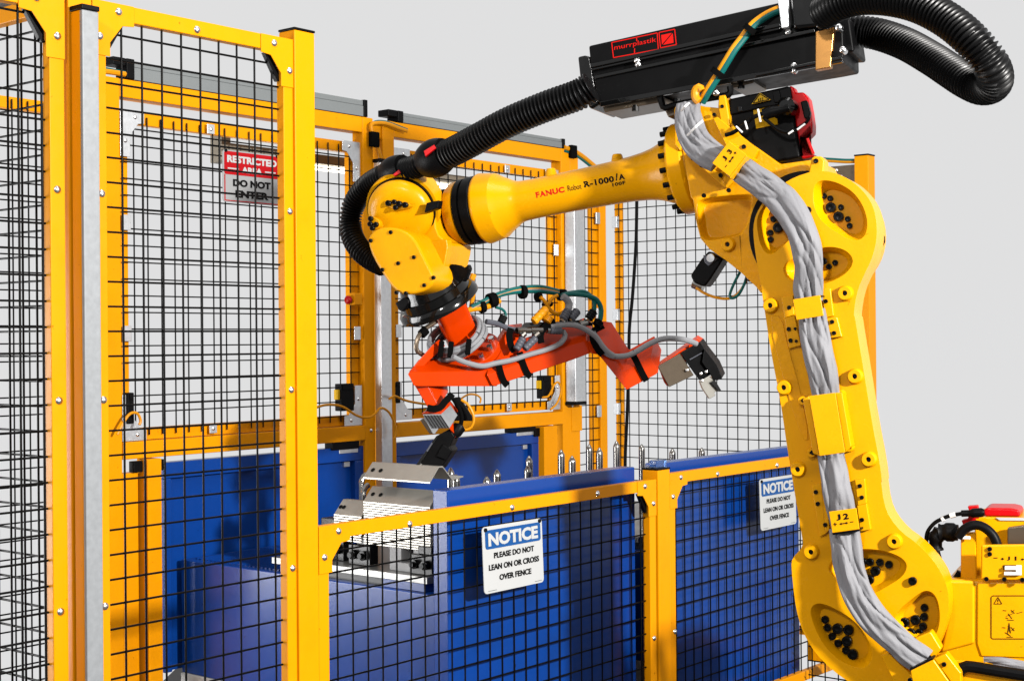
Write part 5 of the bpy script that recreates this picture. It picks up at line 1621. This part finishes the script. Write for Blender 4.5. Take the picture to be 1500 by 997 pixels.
for a, b in (((140, 695), (300, 695)), ((305, 690), (445, 690)), ((195, 770), (235, 730)), ((350, 770), (400, 730)), ((505, 695), (545, 695)), ((690, 590), (705, 560)), ((780, 580), (800, 555)), ((985, 580), (1010, 555)), ((905, 625), (990, 600))):
    pa, pb = Zc([a, b])
    MB().cyl(at(*pa, GY(pa[0]) - 0.055), at(*pb, GY(pb[0]) - 0.055), 0.014, 10).obj('plug_fitting', M['steel'], gr)


def gcable(pts, r, m, dy=-0.05, name='tool_cable', step=None):
    return MB().tube([at(x, y, GY(x) + dy) for x, y in pts], r, 9, step=step or 0.016).obj(name, M[m], gr)


# coil of grey cable round the tool tube
cc = at(669, 495, 6.16)
for i, (rr, sh, m) in enumerate(((0.118, 0.0, 'gcable'), (0.108, 0.013, 'gcable'), (0.122, -0.014, 'gcable'), (0.112, -0.027, 'gcable'), (0.100, 0.026, 'gplug'), (0.128, 0.012, 'gcable'))):
    P = []
    for j in range(49):
        a = 2 * math.pi * j / 48
        wob = 0.006 * math.sin(2 * a + i)
        P.append(cc + fax * (sh + wob) + (fx * math.cos(a) + fy * math.sin(a)) * rr)
    MB().tube(P, 0.0092, 9, step=0.02).obj('cable_coil', M[m], gr)
for a in (0.2, 1.15, 2.2):
    c = cc + (fx * math.cos(a) + fy * math.sin(a)) * 0.116 * (1 if True else 1)
for x, y in ((660, 512), (686, 508), (646, 511)):
    p = at(x, y, 6.03)
    MB().bar(p + Vector((0.004, 0, 0.034)), p + Vector((-0.004, 0, -0.034)), 0.022, 0.03, Vector((0, -1, 0))).obj('hook_strap', M['strap'], gr, 0.005)
gcable([(663, 522), (680, 530), (705, 536), (725, 532), (750, 527), (775, 519), (800, 512), (820, 503), (828, 492), (824, 484)], 0.0115, 'gcable', -0.045)
gcable(Zc([(545, 650), (640, 635), (760, 625), (880, 640), (970, 680), (1050, 730), (1110, 780), (1170, 870), (1240, 950), (1320, 1010)]), 0.013, 'gcable', -0.06)
gcable(Zh([(150, 330), (175, 370), (200, 415), (240, 440), (300, 440), (350, 420), (410, 385), (470, 362), (540, 362), (590, 372), (625, 385)]), 0.013, 'gcable', -0.05)
gcable([(712, 471), (728, 474), (745, 481), (760, 484)], 0.012, 'gplug', 0.02)
gcable([(620, 520), (610, 512), (612, 495), (622, 482), (640, 470)], 0.010, 'brown', 0.10)
for x, y in ((620, 487),):
    gcable([(x - 3, y + 3), (x + 4, y - 4)], 0.02, 'strap', 0.10, 'hook_strap')
bundle = [(690, 452), (702, 446), (716, 438), (735, 430), (760, 425), (790, 424), (815, 428), (828, 431)]
for m, dx, dy_ in (('teal', 0, -3.5), ('gcable', 0, -0.5), ('teal', 1, 2.5), ('ycable', 2, -1.5)):
    gcable([(x + dx, y + dy_ * (0.6 + 0.4 * math.sin(x * 0.05))) for x, y in bundle], 0.0105, m, 0.02)
gcable([(684, 440), (686, 425), (690, 412), (694, 402)], 0.013, 'ycable', 0.10)
gcable([(690, 452), (692, 438), (694, 425), (692, 412)], 0.010, 'ycable', 0.11)
gcable([(683, 455), (695, 452), (708, 451), (722, 446), (732, 440)], 0.012, 'ycable', 0.02)
gcable([(726, 450), (736, 453), (741, 460), (738, 468), (733, 473)], 0.006, 'teal', 0.02)
gcable([(738, 463), (734, 472)], 0.018, 'black', 0.02, 'plug', 0.01)
gcable(Zc([(700, 265), (760, 245), (860, 230), (950, 225), (1010, 250), (1060, 300), (1090, 370), (1085, 460)]), 0.009, 'teal', -0.02)
gcable(Zc([(690, 270), (800, 255), (950, 265), (1050, 290), (1120, 330), (1165, 420), (1165, 520), (1150, 590)]), 0.011, 'teal', -0.03)
gcable(Zc([(700, 285), (750, 320), (780, 370), (775, 420), (760, 460)]), 0.016, 'gcable', -0.05)
gcable(Zc([(520, 410), (570, 470), (640, 500), (700, 480), (740, 440)]), 0.009, 'ycable', -0.02)
gcable(Zc([(430, 290), (480, 340), (520, 400), (540, 440)]), 0.008, 'ycable', -0.02)
gcable(Zc([(640, 270), (580, 300), (540, 350), (520, 380)]), 0.008, 'ycable', -0.02)
for pa, pb, r in ((Zc([(185, 230)])[0], Zc([(240, 228)])[0], 0.030), (Zc([(375, 290)])[0], Zc([(430, 285)])[0], 0.022), (Zc([(650, 265)])[0], Zc([(730, 265)])[0], 0.026), (Zc([(500, 350)])[0], Zc([(525, 410)])[0], 0.024), (ZM(630, 420, 7.12, [(610, 150)])[0], ZM(630, 420, 7.12, [(680, 130)])[0], 0.032), (ZM(630, 420, 7.12, [(520, 215)])[0], ZM(630, 420, 7.12, [(565, 205)])[0], 0.026), (ZM(630, 420, 7.12, [(405, 30)])[0], ZM(630, 420, 7.12, [(420, 80)])[0], 0.022)):
    A, B = at(*pa, GY(pa[0]) + 0.02), at(*pb, GY(pb[0]) + 0.02)
    MB().lathe(A, B - A, [(0, r), ((B - A).length, r)], 12).obj('hook_strap', M['strap'], gr, 0.003)
# hook straps round the tubes
for pts, dy in (([(729, 527), (733, 545), (738, 558), (743, 564)], -0.03), ([(761, 516), (766, 532), (772, 546), (777, 551)], -0.03), (Zc([(70, 670), (50, 760), (70, 880), (110, 950)]), -0.03), (Zc([(600, 590), (500, 640), (440, 720), (430, 790), (440, 850)]), -0.06),
                (Zc([(1190, 640), (1080, 700), (1065, 790), (1110, 900), (1180, 990)]), -0.05), (Zh([(325, 420), (345, 455), (372, 510), (395, 552)]), -0.045), (ZM(590, 560, 7.12, [(262, 265), (330, 275), (395, 255), (440, 200), (490, 150), (515, 120)]), -0.03)):
    P = crom([at(x, y, GY(x) + dy) for x, y in pts], 0.012)
    mb = MB()
    rings = []
    for j, p in enumerate(P):
        t_ = (P[min(j + 1, len(P) - 1)] - P[max(j - 1, 0)]).normalized()
        side = t_.cross(Vector((0, -1, 0))).normalized()
        nn = side.cross(t_)
        rings.append([p + side * 0.014 + nn * 0.006, p - side * 0.014 + nn * 0.006, p - side * 0.014 - nn * 0.006, p + side * 0.014 - nn * 0.006])
    mb.ring_stack(rings)
    mb.obj('hook_strap', M['strap'], gr, smooth=30)
